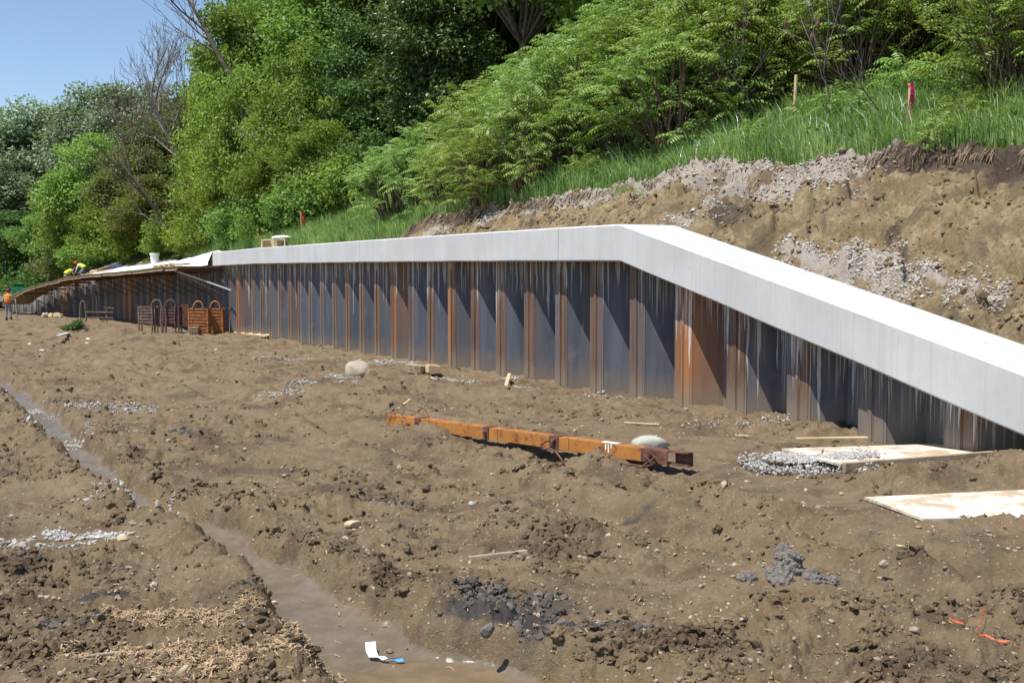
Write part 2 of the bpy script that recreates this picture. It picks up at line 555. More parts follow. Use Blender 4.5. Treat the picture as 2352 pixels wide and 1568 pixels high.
def simple(name, col, rough=.7, var=.25, sc=8, metal=0.0, bump=.2, spec=.3, dirt=None):
    t = NT(name); p = t.obj()
    c = t.mix(t.map(t.noise(p, sc, 5), .3, .7), tuple(x * (1 - var) for x in col), tuple(min(1, x * (1 + var)) for x in col))
    if dirt: c = t.mix(t.map(t.noise(p, sc * .6, 6, .65), .48, .66), c, dirt)
    return t.done(t.bsdf(c, rough, metal, t.bump(t.noise(p, sc * 5, 4), bump, .006), spec))

def mat_soil():
    t = NT('site_soil'); p = t.pos(); mk = t.n('ShaderNodeSeparateColor')
    t.l(t.attr('mask', True), mk.inputs[0])
    wet, dark, chip = mk.outputs[0], mk.outputs[1], mk.outputs[2]
    big = t.noise(p, .9, 5, .6); med = t.noise(p, 5, 5, .65); fin = t.noise(p, 34, 5, .7)
    c = t.mix(t.map(big, .35, .65), (.192, .140, .074), (.172, .128, .073))
    c = t.mix(t.map(med, .38, .68), c, (.245, .186, .106))
    c = t.mix(t.map(t.noise(p, 2.3, 4, .6), .55, .72), c, (.195, .12, .06))
    c = t.mix(t.map(t.noise(p, 1.7, 5, .7), .60, .74, 0, .7), c, (.172, .140, .102))
    c = t.mix(t.map(fin, .25, .6, .35, 1.0), (.17, .115, .068), c)
    c = t.mix(t.map(fin, .48, .8, 0, .5), c, (.30, .22, .138))
    damp = t.map(t.noise(p, 1.15, 6, .68), .50, .62)
    c = t.mix(t.math('MULTIPLY', damp, .7), c, t.mix(fin, (.065, .046, .028), (.135, .096, .059)))
    # crumbs of pale stone and straw in the soil
    vd = t.vor(p, 55); vc = t.n('ShaderNodeSeparateColor'); t.l(t.vor(p, 55, out='Color'), vc.inputs[0])
    spk = t.math('MULTIPLY', t.math('LESS_THAN', vd, .30), t.math('GREATER_THAN', vc.outputs[0], .90))
    c = t.mix(t.math('MULTIPLY', spk, .8), c, t.mix(vc.outputs[1], (.42, .34, .24), (.36, .35, .34)))
    dk = t.map(t.math('ADD', dark, t.math('MULTIPLY', t.math('SUBTRACT', med, .5), 1.1)), .25, .6)
    c = t.mix(dk, c, t.mix(fin, (.035, .031, .03), (.10, .088, .078)))
    wm = t.map(t.math('ADD', wet, t.math('MULTIPLY', t.math('SUBTRACT', med, .5), .6)), .35, .6)
    c = t.mix(wm, c, t.mix(t.map(t.noise(p, 9, 5, .6), .35, .7), (.15, .117, .077), (.20, .159, .108)))
    ch = t.map(t.math('ADD', chip, t.math('MULTIPLY', t.math('SUBTRACT', med, .5), .8)), .3, .7)
    c = t.mix(t.math('MULTIPLY', ch, .65), c, (.36, .235, .135))
    c = t.mix(1.0, c, (.89, .88, .91), 'MULTIPLY')
    h = t.math('ADD', t.math('MULTIPLY', fin, .6), t.math('MULTIPLY', t.noise(p, 110, 4, .7), .35))
    nr = t.n('ShaderNodeBump'); t.put(nr.inputs['Height'], h); nr.inputs['Distance'].default_value = .028
    t.put(nr.inputs['Strength'], t.map(wm, 0, 1, 1.0, .12))
    rg = t.map(t.math('ADD', wm, t.math('MULTIPLY', dk, .3)), 0, 1, .95, .24)
    return t.done(t.bsdf(c, rg, 0, nr.outputs[0], .25))

def mat_hill():
    t = NT('hillside_soil'); p = t.pos(); mk = t.n('ShaderNodeSeparateColor')
    t.l(t.attr('mask', True), mk.inputs[0])
    top, grav, veg = mk.outputs[0], mk.outputs[1], mk.outputs[2]
    big = t.noise(p, .8, 5, .6); med = t.noise(p, 4, 5, .65); fin = t.noise(p, 22, 5, .7)
    c = t.mix(t.map(big, .35, .65), (.265, .197, .108), (.215, .156, .085))
    c = t.mix(t.map(med, .42, .68), c, (.36, .28, .165))
    c = t.mix(t.map(t.noise(p, 1.6, 5, .7), .54, .68), c, (.19, .145, .10))
    c = t.mix(t.map(fin, .28, .6, .3, 1.0), (.13, .09, .05), c)
    c = t.mix(t.math('MULTIPLY', t.map(t.noise(p, 1.3, 6, .7), .52, .62), .65), c, (.12, .09, .06))
    tm = t.map(t.math('ADD', top, t.math('MULTIPLY', t.math('SUBTRACT', med, .5), .9)), .35, .65)
    c = t.mix(tm, c, t.mix(fin, (.045, .034, .026), (.125, .095, .072)))
    gm = t.map(t.math('ADD', grav, t.math('MULTIPLY', t.math('SUBTRACT', med, .5), 1.2)), .3, .6)
    c = t.mix(gm, c, t.mix(t.map(t.noise(p, 40, 4, .8), .35, .65), (.27, .235, .195), (.43, .385, .335)))
    vm = t.map(t.math('ADD', veg, t.math('MULTIPLY', t.math('SUBTRACT', med, .5), .3)), .35, .6)
    c = t.mix(vm, c, t.mix(fin, (.035, .055, .012), (.07, .085, .022)))
    h = t.math('ADD', t.math('MULTIPLY', fin, .6), t.math('MULTIPLY', t.noise(p, 80, 4, .7), .35))
    return t.done(t.bsdf(c, .95, 0, t.bump(h, 1.0, .05), .15))

def mat_concrete():
    t = NT('cast_concrete'); p = t.pos()
    a = t.noise(p, 1.2, 5, .6); b = t.noise(p, 14, 5, .6)
    c = t.mix(t.map(a, .3, .7), (.465, .468, .47), (.555, .557, .56))
    c = t.mix(t.map(b, .35, .75, 0, .45), c, (.50, .505, .51))
    streak = t.noise(t.scale(p, (22, 22, .7)), 1.0, 3, .5)
    c = t.mix(t.map(streak, .48, .70, 0, .45), c, (.42, .418, .41))
    c = t.mix(t.map(t.noise(p, 3.2, 5, .7), .62, .76, 0, .5), c, (.40, .39, .365))
    c = t.mix(t.map(t.noise(p, 6.5, 3, .7), .74, .80, 0, .6), c, (.36, .345, .32))
    bh = t.map(t.vor(p, 26), .0, .05)
    c = t.mix(t.math('MULTIPLY', t.math('SUBTRACT', 1.0, bh), .8), c, (.28, .27, .26))
    nz = t.n('ShaderNodeSeparateXYZ'); t.l(t.n('ShaderNodeNewGeometry').outputs['Normal'], nz.inputs[0])
    spot = t.math('MULTIPLY', t.map(t.noise(t.scale(p, (1, 1, 1)), 9.0, 3, .6), .66, .70), t.map(t.noise(p, .9, 2), .45, .6))
    c = t.mix(t.math('MULTIPLY', t.math('MULTIPLY', spot, t.map(nz.outputs[2], .6, .9)), .6), c, (.30, .26, .21))
    h = t.math('ADD', t.math('MULTIPLY', b, .5), t.math('MULTIPLY', bh, .3))
    return t.done(t.bsdf(c, .85, 0, t.bump(h, .25, .006), .25))

def mat_pile():
    t = NT('weathered_steel_sheet'); p = t.pos()
    run, drop, hgt, rust, tone = [t.attr(k) for k in ('run', 'drop', 'hgt', 'rust', 'tone')]
    v1 = t.comb(t.math('MULTIPLY', run, 16.0), t.math('MULTIPLY', drop, .5), 0.0)
    n1 = t.noise(v1, 1.0, 4, .6)
    n2 = t.noise(t.comb(t.math('MULTIPLY', run, 4.0), t.math('MULTIPLY', drop, .25), 3.0), 1.0, 5, .6)
    n3 = t.noise(p, 9, 6, .7)
    steel = t.mix(t.map(n2, .3, .7), (.078, .092, .122), (.148, .160, .19))
    steel = t.mix(t.map(t.noise(p, 2.2, 4, .6), .52, .70, 0, .6), steel, (.20, .165, .165))
    rs = t.mix(t.map(n1, .3, .72), (.088, .050, .034), (.20, .118, .078))
    rs = t.mix(t.map(tone, .75, 1.0), rs, (.33, .145, .06))
    f = t.math('ADD', rust, t.math('ADD', t.math('MULTIPLY', t.math('SUBTRACT', n2, .5), .9), t.math('MULTIPLY', t.math('SUBTRACT', tone, .5), .6)))
    c = t.mix(t.map(f, .3, .8), steel, rs)
    c = t.mix(t.math('MULTIPLY', t.map(n1, .55, .75, 0, .35), t.map(rust, .2, .6, .25, 1.0)), c, (.10, .085, .08))
    c = t.mix(t.map(n3, .60, .72, 0, .35), c, (.24, .13, .075))
    # lime that ran down from the concrete pour
    ln = t.noise(t.comb(t.math('MULTIPLY', run, 11.0), 7.7, 0.0), 1.0, 2, .5)
    leng = t.map(ln, .38, .78, .05, 2.3)
    wob = t.math('ADD', t.math('MULTIPLY', run, 24.0), t.math('MULTIPLY', t.noise(p, 3.0, 2), 1.1))
    s1 = t.noise(t.comb(wob, t.math('MULTIPLY', drop, .22), 1.3), 1.0, 2, .5)
    thr = t.map(drop, 0.0, 1.2, .515, .63)
    core = t.math('MULTIPLY', t.map(t.math('SUBTRACT', s1, thr), .0, .035), t.map(t.math('SUBTRACT', leng, drop), .0, .12))
    c = t.mix(t.math('MULTIPLY', core, .85), c, (.60, .58, .55))
    s3 = t.noise(t.comb(t.math('MULTIPLY', run, 30.0), t.math('MULTIPLY', drop, .3), 9.1), 1.0, 3, .6)
    top = t.math('MULTIPLY', t.map(s3, .545, .60), t.map(t.math('ADD', drop, t.math('MULTIPLY', t.math('SUBTRACT', ln, .5), 1.6)), .75, .25))
    c = t.mix(t.math('MULTIPLY', top, .62), c, (.47, .43, .37))
    # mud splashed up from the ground
    sp = t.map(t.math('ADD', hgt, t.math('ADD', t.math('MULTIPLY', t.math('SUBTRACT', n1, .5), .7), t.math('MULTIPLY', t.math('SUBTRACT', n3, .5), .5))), .55, .0)
    c = t.mix(t.math('MULTIPLY', sp, .75), c, t.mix(n3, (.19, .15, .108), (.28, .23, .17)))
    return t.done(t.bsdf(c, t.map(n3, .3, .7, .5, .75), .0, t.bump(n3, .15, .004), .35))

def mat_leaf(name, c1, c2, trans=.35, gloss=.5, spec=.25):
    t = NT(name); tint = t.attr('tint'); rnd = t.rnd()
    c = t.mix(tint, c1, c2)
    hsv = t.n('ShaderNodeHueSaturation')
    t.put(hsv.inputs['Hue'], t.map(rnd, 0, 1, .480, .516)); t.put(hsv.inputs['Saturation'], t.map(rnd, 0, 1, .96, .84)); t.put(hsv.inputs['Value'], t.map(rnd, 0, 1, .85, 1.18)); t.put(hsv.inputs['Color'], c)
    c = hsv.outputs[0]
    b = t.bsdf(c, gloss, 0, None, spec)
    tr = t.n('ShaderNodeBsdfTranslucent'); t.put(tr.inputs['Color'], t.mix(1.0, c, (1.15, 1.25, .55), 'MULTIPLY'))
    mx = t.n('ShaderNodeMixShader'); mx.inputs[0].default_value = trans
    t.l(b, mx.inputs[1]); t.l(tr.outputs[0], mx.inputs[2])
    return t.done(mx.outputs[0])

def mat_stone(name, cols, sc=9):
    t = NT(name); p = t.pos(); tint = t.attr('tint')
    c = t.mix(tint, cols[0], cols[1])
    c = t.mix(t.map(t.noise(p, sc * 3, 5), .4, .7, 0, .5), c, cols[2])
    return t.done(t.bsdf(c, .85, 0, t.bump(t.noise(p, sc * 8, 4), .3 if 'clay' not in name else 1.0, .004 if 'clay' not in name else .02), .25))

def mat_wood(name, c1, c2, axis=(1, 12, 12), dirt=None):
    t = NT(name); p = t.obj()
    g = t.noise(t.scale(p, axis), 3.0, 5, .6)
    c = t.mix(t.map(g, .3, .7), c1, c2)
    c = t.mix(t.map(t.noise(p, 4, 5, .7), .55, .75, 0, .5), c, tuple(x * .6 for x in c1))
    if dirt: c = t.mix(t.map(t.noise(p, 3.5, 7, .72), .46, .60, 0, .85), c, dirt)
    return t.done(t.bsdf(c, .8, 0, t.bump(g, .2, .004), .25))

M = {}
M['soil'] = mat_soil(); M['hill'] = mat_hill(); M['concrete'] = mat_concrete(); M['pile'] = mat_pile()
M['stone_grey'] = mat_stone('crushed_grey_stone', [(.25, .235, .215), (.53, .505, .475), (.34, .305, .27)])
M['stone_bank'] = mat_stone('pale_gravel_stone', [(.26, .225, .19), (.54, .49, .44), (.38, .33, .28)])
M['pebble'] = mat_stone('field_pebble', [(.19, .16, .13), (.48, .38, .26), (.33, .27, .2)])
M['clod'] = mat_stone('soil_clod', [(.18, .124, .072), (.30, .215, .13), (.225, .158, .095)], 6)
M['claylump'] = mat_stone('grey_clay', [(.115, .10, .088), (.215, .19, .168), (.16, .138, .12)], 5)
M['darkclod'] = mat_stone('black_topsoil', [(.06, .052, .045), (.14, .12, .10), (.09, .076, .064)], 6)
M['boulder'] = mat_stone('fieldstone', [(.33, .275, .20), (.46, .40, .31), (.23, .18, .125)], 3)
M['boulder2'] = mat_stone('granite_fieldstone', [(.36, .35, .30), (.47, .455, .40), (.25, .23, .19)], 3)
M['limestone'] = mat_stone('tan_limestone', [(.50, .39, .25), (.60, .48, .32), (.42, .32, .2)], 3)
M['bark'] = simple('tree_bark', (.105, .085, .065), .9, .35, 6)
M['barkpale'] = simple('pale_dead_wood', (.24, .215, .19), .9, .25, 5)
M['barkgrey'] = simple('grey_dead_branch', (.20, .175, .165), .9, .3, 5)
M['bark_red'] = simple('sumac_stem_bark', (.15, .105, .075), .85, .3, 9)
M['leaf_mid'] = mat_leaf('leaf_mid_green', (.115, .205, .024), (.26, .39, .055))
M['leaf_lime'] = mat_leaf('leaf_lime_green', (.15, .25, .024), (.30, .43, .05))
M['leaf_dark_shaded'] = mat_leaf('leaf_dark_green_shaded', (.05, .105, .02), (.12, .205, .034), .3)  # darker leaf copy, carries the shade of hollow and wood in its colour
M['leaf_grey'] = mat_leaf('leaf_cottonwood', (.16, .225, .125), (.32, .40, .245), .25, .4, .4)
M['leaf_poplar'] = mat_leaf('leaf_glossy_poplar', (.055, .125, .025), (.14, .235, .06), .25, .38, .45)
M['leaf_olive'] = mat_leaf('leaf_olive', (.11, .14, .03), (.20, .225, .05))
M['leaf_sumac'] = mat_leaf('leaf_sumac', (.125, .235, .032), (.29, .395, .075), .32, .42, .35)
M['grass'] = mat_leaf('grass_blade', (.14, .27, .05), (.33, .43, .13), .35, .5)
M['straw'] = simple('dry_root', (.24, .18, .12), .9, .4, 14)
M['weed'] = mat_leaf('weed_leaf', (.05, .125, .02), (.11, .20, .03))
M['rust_yellow'] = None
M['rust'] = simple('dark_rust', (.135, .062, .042), .75, .4, 14, 0, .3)
M['rust_maroon'] = simple('maroon_rusty_steel', (.125, .07, .065), .7, .35, 10, 0, .3)
M['rust_orange'] = simple('orange_rusty_steel', (.37, .155, .055), .8, .35, 12, 0, .3, .25, (.20, .075, .035))
M['rust_brown'] = simple('brown_rusty_steel', (.17, .115, .085), .75, .35, 10, 0, .3, .25, (.30, .24, .19))
M['lumber'] = mat_wood('pale_lumber', (.46, .34, .19), (.60, .47, .29))
M['lumber_old'] = mat_wood('weathered_lumber', (.31, .245, .165), (.42, .335, .23), (1, 10, 10), (.20, .15, .10))
M['deck'] = mat_wood('form_plywood', (.33, .25, .15), (.45, .35, .21), (2, 8, 8), (.24, .17, .10))
M['deck_red'] = mat_wood('pinkish_form_panel', (.40, .27, .19), (.50, .36, .26))
M['plywood'] = mat_wood('concrete_stained_plywood', (.60, .53, .42), (.70, .65, .57), (1.2, 9, 9), (.38, .28, .18))
M['chip'] = mat_wood('wood_chip', (.36, .25, .15), (.50, .37, .23))
M['tarp'] = simple('white_plastic_sheet', (.74, .76, .79), .38, .05, 3, 0, .1, .5)
M['white'] = simple('white_plastic', (.78, .78, .76), .4, .04, 5, 0, .05, .5)
M['dark'] = simple('black_rubber', (.02, .02, .022), .6, .3, 8)
M['pink'] = simple('fluorescent_pink_ribbon', (.85, .055, .22), .5, .08, 6)
M['orange'] = simple('orange_ribbon', (.66, .12, .05), .5, .1, 6)
M['redpaint'] = simple('red_ribbon', (.62, .05, .05), .5, .15, 6)
M['paper'] = simple('white_paper', (.72, .73, .74), .6, .06, 12)
M['bluefilm'] = simple('blue_print', (.10, .32, .62), .45, .1, 8)
M['green'] = simple('green_sign_sheet', (.015, .23, .15), .4, .08, 6)
M['galv'] = simple('galvanised_steel', (.50, .52, .53), .4, .1, 8, .4)
M['blackpole'] = simple('black_painted_pole', (.022, .026, .028), .45, .2, 6)
M['skin'] = simple('skin', (.40, .235, .165), .6, .08, 10)
M['denim'] = simple('faded_blue_jeans', (.19, .235, .29), .85, .2, 14)
M['shirt'] = simple('grey_work_shirt', (.30, .33, .36), .85, .12, 12)
M['white_shirt'] = simple('white_work_shirt', (.70, .70, .70), .85, .08, 12)
M['boot'] = simple('brown_work_boot', (.07, .045, .03), .7, .2, 12)
M['vest_orange'] = simple('orange_safety_vest', (.85, .20, .045), .7, .08, 10)
M['vest_yellow'] = simple('yellow_safety_vest', (.64, .76, .06), .7, .08, 10)
M['hat_red'] = simple('red_hard_hat', (.70, .03, .02), .3, .05, 4, 0, 0, .5)
M['hat_dark'] = simple('dark_red_cap', (.16, .045, .045), .6, .1, 8)
M['hair'] = simple('dark_hair', (.03, .02, .015), .8, .2, 20)
M['pvc'] = simple('pale_pvc_pipe', (.62, .63, .61), .5, .1, 6)
M['orange_cone'] = simple('orange_plastic', (.86, .20, .03), .4, .06, 6)
M['bluecloth'] = simple('navy_cloth', (.04, .055, .11), .8, .2, 9)

def mat_beam():
    t = NT('yellow_rusted_paint'); p = t.obj()
    n = t.noise(p, 9, 6, .7); n2 = t.noise(p, 34, 5, .7); n3 = t.noise(p, 3, 4, .6)
    c = t.mix(t.map(n3, .3, .7), (.34, .145, .036), (.44, .21, .05))
    c = t.mix(t.map(n2, .46, .62, 0, .6), c, (.40, .13, .03))
    c = t.mix(t.map(n, .53, .66), c, (.20, .062, .028))
    z = t.n('ShaderNodeSeparateXYZ'); t.l(p, z.inputs[0])
    c = t.mix(t.math('MULTIPLY', t.map(t.math('ADD', z.outputs[2], t.math('MULTIPLY', n, .12)), .11, .15), .85), c, (.17, .065, .045))
    return t.done(t.bsdf(c, .7, 0, t.bump(n2, .3, .004), .3))
M['rust_yellow'] = mat_beam()

def mat_water():
    t = NT('muddy_water'); p = t.pos()
    c = t.mix(t.map(t.noise(p, 5, 4), .3, .7), (.15, .105, .062), (.215, .155, .095))
    return t.done(t.bsdf(c, .10, 0, t.bump(t.noise(p, 30, 3), .25, .004), .5))
M['water'] = mat_water()

# ------------------------------------------------------------------ ground
def build_ground():
    rows = [2.4]
    while rows[-1] < 96:
        rows.append(rows[-1] * 1.0042)
    while rows[-1] < 3000:
        rows.append(rows[-1] * 1.12)
    rows = np.array(rows); cols = np.concatenate([np.linspace(-1.6, -.64, 24)[:-1], np.linspace(-.64, .62, 600), np.linspace(.62, 1.6, 24)[1:]])
    Y, T = np.meshgrid(rows, cols, indexing='ij'); X = T * Y
    n = X.size
    z, rough, inside = ground_z(X.ravel(), Y.ravel())
    Xf, Yf = X.ravel(), Y.ravel()
    far = sstep(95, 140, Yf)
    z = z * (1 - far) + far * (-1.6)
    # keep the open ground below the hillside behind the wall
    near = Yf < 120
    u, d = np.zeros(n), np.full(n, -9.0)
    step = np.where(near)[0]
    xs = np.interp(Yf[step], _Y[:1500], _X[:1500])
    beh = (Xf[step] - xs) > 1.2
    z[step[beh]] -= .8
    mask = np.zeros((n, 4), dtype=np.float32); mask[:, 3] = 1
    mask[:, 0] = sstep(.80, .99, inside)
    for p, rx, ry in DARK:
        r2 = ((Xf - p.x) / rx) ** 2 + ((Yf - p.y) / ry) ** 2
        mask[:, 1] = np.maximum(mask[:, 1], (.75 if rx in (.36, .35, .28) else .42) * np.exp(-np.minimum(r2, 20) * .8))
    mask[:, 1] = np.maximum(mask[:, 1], .30 * sstep(.22, .5, fbm(Xf / .9, Yf / .7, 91, 4)))
    for p, rx, ry in CHIPS:
        r2 = ((Xf - p.x) / rx) ** 2 + ((Yf - p.y) / ry) ** 2
        mask[:, 2] = np.maximum(mask[:, 2], np.exp(-np.minimum(r2, 20)))
    nr, nc = X.shape
    i = np.arange(n).reshape(nr, nc)
    F = np.stack([i[:-1, :-1], i[:-1, 1:], i[1:, 1:], i[1:, :-1]], -1).reshape(-1, 4)
    hid = np.zeros(n, bool); hid[step[(Xf[step] - xs) > 1.8]] = True
    F = F[~hid[F].all(1)]
    me = mesh_arrays('ground', np.stack([Xf, Yf, z], 1), F, M['soil'], True, None, None, {'mask': mask})
    o = link('ground', me); tag(o, 'rough churned brown soil of the construction site', None, None, 'structure')
    # plain land all round the site, out to the horizon and behind the camera
    mb = MB(); mb.add([(-4000, -4000, -2.6), (4000, -4000, -2.6), (4000, 4000, -2.6), (-4000, 4000, -2.6)], [(0, 1, 2, 3)])
    o2 = mb.build('land', M['soil']); tag(o2, None, None, None, 'structure')
build_ground()

# water lying in the bottom of the rut
def build_puddle():
    pts = [(800, 1485), (880, 1462), (960, 1455), (1040, 1458), (1130, 1470), (1230, 1490), (1320, 1515), (1420, 1545), (1500, 1580), (1500, 1660), (1100, 1680), (850, 1640), (800, 1560), (780, 1520)]
    P = [gpx(a, b) for a, b in pts]
    zs = [float(ground_z(np.array([p.x]), np.array([p.y]), False)[0][0]) for p in P]
    gx, gy = np.meshgrid(np.linspace(-.75, .35, 60), np.linspace(4.35, 5.5, 60)); g_, _, ins = ground_z(gx.ravel(), gy.ravel())
    lev = float(np.percentile(g_[ins > .95], 66)) + .008
    mb = MB(); c = sum(P, Vector()) / len(P)
    vs_ = [(c.x, c.y, lev)] + [(p.x, p.y, lev) for p in P]
    mb.add(vs_, [(0, i + 1, (i + 1) % len(P) + 1) for i in range(len(P))])
    o = mb.build('puddle', M['water']); tag(o, 'shallow brown puddle in the bottom of the muddy rut', None, None, 'structure')
build_puddle()

# ------------------------------------------------------------------ hillside
BANK_GRAV = []
for a, b, r_ in [(1320, 470, .9), (1400, 450, .8), (1480, 450, .9), (1560, 455, .9), (1650, 425, .9), (1720, 410, .9), (1790, 420, .9), (1860, 425, .8), (1930, 400, .8), (1600, 500, .6), (1700, 470, .6), (1800, 470, .5), (1880, 445, .6), (1250, 490, .6), (1130, 510, .5), (1000, 535, .5), (1900, 610, .5), (1960, 640, .5), (2050, 670, .5), (2120, 680, .5), (2180, 690, .5), (2230, 710, .4), (1840, 600, .35)]:
    h = hill_hit(a, b)
    if h: BANK_GRAV.append((h[1], h[2], r_))

def hill_full(u, d, edge=True):
    en = .22 * gnoise(u * .9, u * 0 + 3.3, 5) + .10 * gnoise(u * 3.1, u * 0 + 1.3, 6) + .05 * gnoise(u * 9, u * 0, 8)
    z = hill_z(u, d, en)
    de = hill_edge(u) + en
    bank = sstep(CAPW - .1, CAPW + .4, d) * (1 - sstep(de - .05, de + .1, d)) * sstep(14, 9, u)
    wx, wy = u + .2 * gnoise(u * 1.5, d * 1.5, 71), d + .2 * gnoise(u * 1.5, d * 1.5, 72)
    z = z + bank * (.30 * fbm(wx / 1.3, wy / .8, 73, 4) + .26 * (.3 - billow(wx / .7, wy / .5, 74, 4, .6)) + .09 * (.3 - billow(wx / .2, wy / .16, 75, 4, .6)))
    qx = wx + .06 * gnoise(u * 9, d * 9, 81); qy = wy + .06 * gnoise(u * 9, d * 9, 82)
    g1, j1 = worley(qx / .30, qy / .17, 83)
    z = z + bank * .13 * sstep(.62, .3, g1) * np.where(j1 > .45, j1 - .35, 0)
    g2, j2 = worley(qx / .12, qy / .09, 84)
    z = z + bank * .07 * sstep(.62, .25, g2) * np.where(j2 > .45, j2 - .35, 0)
    led = gnoise(wx / 1.6, wy / .7, 77)
    z = z + bank * .24 * sstep(-.03, .04, led) * sstep(.5, -.5, u - 3.5)
    f1, idv = worley(wx / .16, wy / .14, 78)
    z = z + bank * .05 * np.sqrt(np.clip(1 - (f1 / .62) ** 2, 0, 1)) * np.where(idv > .5, idv, 0)
    veg = sstep(de - .02, de + .12, d)
    z = z + veg * (.10 * fbm(u / 1.2, d / 1.2, 79, 4)) * sstep(CAPW, CAPW + .5, d)
    return z, de, bank, veg

def build_hill():
    us = [-12.5]
    while us[-1] < -4: us.append(us[-1] + .035)
    while us[-1] < 160: us.append(us[-1] + .035 + max(0, us[-1] + 2) * .0045)
    us = np.array(us)
    ds = [CAPW - .35]
    while ds[-1] < 4.6: ds.append(ds[-1] + .03)
    while ds[-1] < 75: ds.append(ds[-1] * 1.045)
    ds = np.array(ds)
    Ug, Dg = np.meshgrid(us, ds, indexing='ij'); uf, df = Ug.ravel(), Dg.ravel()
    z, de, bank, veg = hill_full(uf, df)
    x, y = wpa(uf, df)
    # break the turf lip so that it overhangs in rags
    mask = np.zeros((len(uf), 4), dtype=np.float32); mask[:, 3] = 1
    mask[:, 0] = np.maximum(sstep(-.75, -.12, df - de) * np.interp(uf, [-6, -3, -1, 2, 5], [1, 1, .85, .6, .6]), .62 * sstep(.1, .5, fbm(uf / 1.5, df / .6, 83, 4))) * (1 - veg)
    for a, b, r_ in BANK_GRAV:
        r2 = ((uf - a) / (r_ * 1.25)) ** 2 + ((df - b) / (r_ * .62)) ** 2
        mask[:, 1] = np.maximum(mask[:, 1], .85 * np.exp(-np.minimum(r2, 20)))
    mask[:, 2] = veg * sstep(CAPW, CAPW + .4, df)
    n = len(uf); i = np.arange(n).reshape(Ug.shape)
    F = np.stack([i[:-1, :-1], i[:-1, 1:], i[1:, 1:], i[1:, :-1]], -1).reshape(-1, 4)[:, ::-1]
    me = mesh_arrays('hillside', np.stack([x, y, z], 1), F, M['hill'], True, None, None, {'mask': mask})
    o = link('hillside', me); tag(o, 'cut earth bank and wooded slope rising behind the wall', None, None, 'structure')
build_hill()

# ------------------------------------------------------------------ retaining wall
wall = empty('retaining_wall', wp(0, .25, float(np.interp(0, _gu, _gz))))
tag(wall, 'long rusty sheet pile wall with a pale concrete cap sloping down at its near end', 'retaining wall')

def cap_segment(u0, u1):
    us = [u0]
    nseg = max(2, int((u1 - u0) / .9))
    for k in range(1, nseg + 1): us.append(u0 + (u1 - u0) * k / nseg)
    if u0 < .03 < u1: us = sorted(set([u for u in us if abs(u - .03) > .35] + [.03]))
    c = .022
    prof = [(0, c), (0, CAPH - c), (c, CAPH), (CAPW - c, CAPH), (CAPW, CAPH - c), (CAPW, 0), (c, 0)]
    V, F = [], []
    n = len(prof)
    for k, u in enumerate(us):
        jit = 0.004 * math.sin(u * 2.1)
        zb = float(capz(u))
        for d, h in prof:
            p = wp(u, d, zb + h + (jit if h < .1 else 0)); V.append(p)
    for k in range(len(us) - 1):
        for j in range(n):
            a, b = k * n + j, k * n + (j + 1) % n
            F.append((a, b, b + n, a + n))
    F.append(tuple(range(n))[::-1]); F.append(tuple((len(us) - 1) * n + j for j in range(n)))
    mb = MB(); mb.add(V, F)
    o = mb.build('cap_segment', M['concrete'], wall, world=True)
    return o
uj = [-11.5, u_of_px(1282, 563), u_of_px(826, 577), u_of_px(590, 588), 31.9]
for a, b in zip(uj[:-1], uj[1:]):
    cap_segment(a + .007, b - .007)

def gwall(u):
    return np.interp(u, _gu, _gz)

PER = 1.25
DEP = .42
def sheet_pile(k):
    """one Z-shaped sheet; two make one outward flute"""
    u0 = k * PER / 2
    if k % 2 == 0:
        prof = [(0, 0, .8), (0, -.02, .8), (.03, -.02, .8), (.03, 0, .8), (.19, 0, .85), (.215, .015, .6), (.405, DEP - .015, .08), (.43, DEP, .1), (.625, DEP, .2)]
    else:
        prof = [(0, DEP, .2), (.195, DEP, .1), (.22, DEP - .015, .08), (.41, .015, .6), (.435, 0, .85), (.595, 0, .8), (.595, -.02, .8), (.625, -.02, .8)]
    # u runs away from the camera: mirror so that the webs face the viewer's side
    prof = [(a, d + .285, r_) for a, d, r_ in prof]
    tone = random.random(); dh = random.uniform(-.02, .03)
    V, F, run, drop, hgt, rust = [], [], [], [], [], []
    L = 0; pr = None
    for i in range(len(prof) - 1):
        (a0, d0, r0), (a1, d1, r1) = prof[i], prof[i + 1]
        ln = math.hypot(a1 - a0, d1 - d0)
        b = len(V)
        for (a, d, r_, ll) in ((a0, d0, r0, L), (a1, d1, r1, L + ln)):
            u = u0 + a
            zt = float(capz(u)) + .12; zb_ = float(gwall(u)) - .7
            zc = float(capz(u)); zg = float(gwall(u))
            for z in (zb_, zg, zg + .5, zc - .5 if zc - .5 > zg + .55 else zg + .6, max(zt, zg + .65) + dh):
                V.append(wp(u, d, z)); run.append(k * .73 + ll); drop.append(zc - z); hgt.append(z - zg + (.45 if u > 45 else 0)); rust.append((r0 + r1) / 2)
        for j in range(4):
            F.append((b + j, b + 5 + j, b + 6 + j, b + 1 + j))
        L += ln
    # back skin for thickness
    off = wall.location
    Vn = np.array([tuple(Vector(p) - off) for p in V])
    me = mesh_arrays('sheet_pile', Vn, np.array(F), M['pile'], False, {'run': run, 'drop': drop, 'hgt': hgt, 'rust': rust, 'tone': [tone] * len(V)})
    o = link('sheet_pile', me, wall)
    sm = o.modifiers.new('thickness', 'SOLIDIFY'); sm.thickness = .012; sm.offset = 1 if False else -1
    return o
for k in range(-13, 118):
    sheet_pile(k)
# ------------------------------------------------------------------ foliage builders
def unit(a):
    return a / np.maximum(np.linalg.norm(a, axis=-1, keepdims=True), 1e-9)

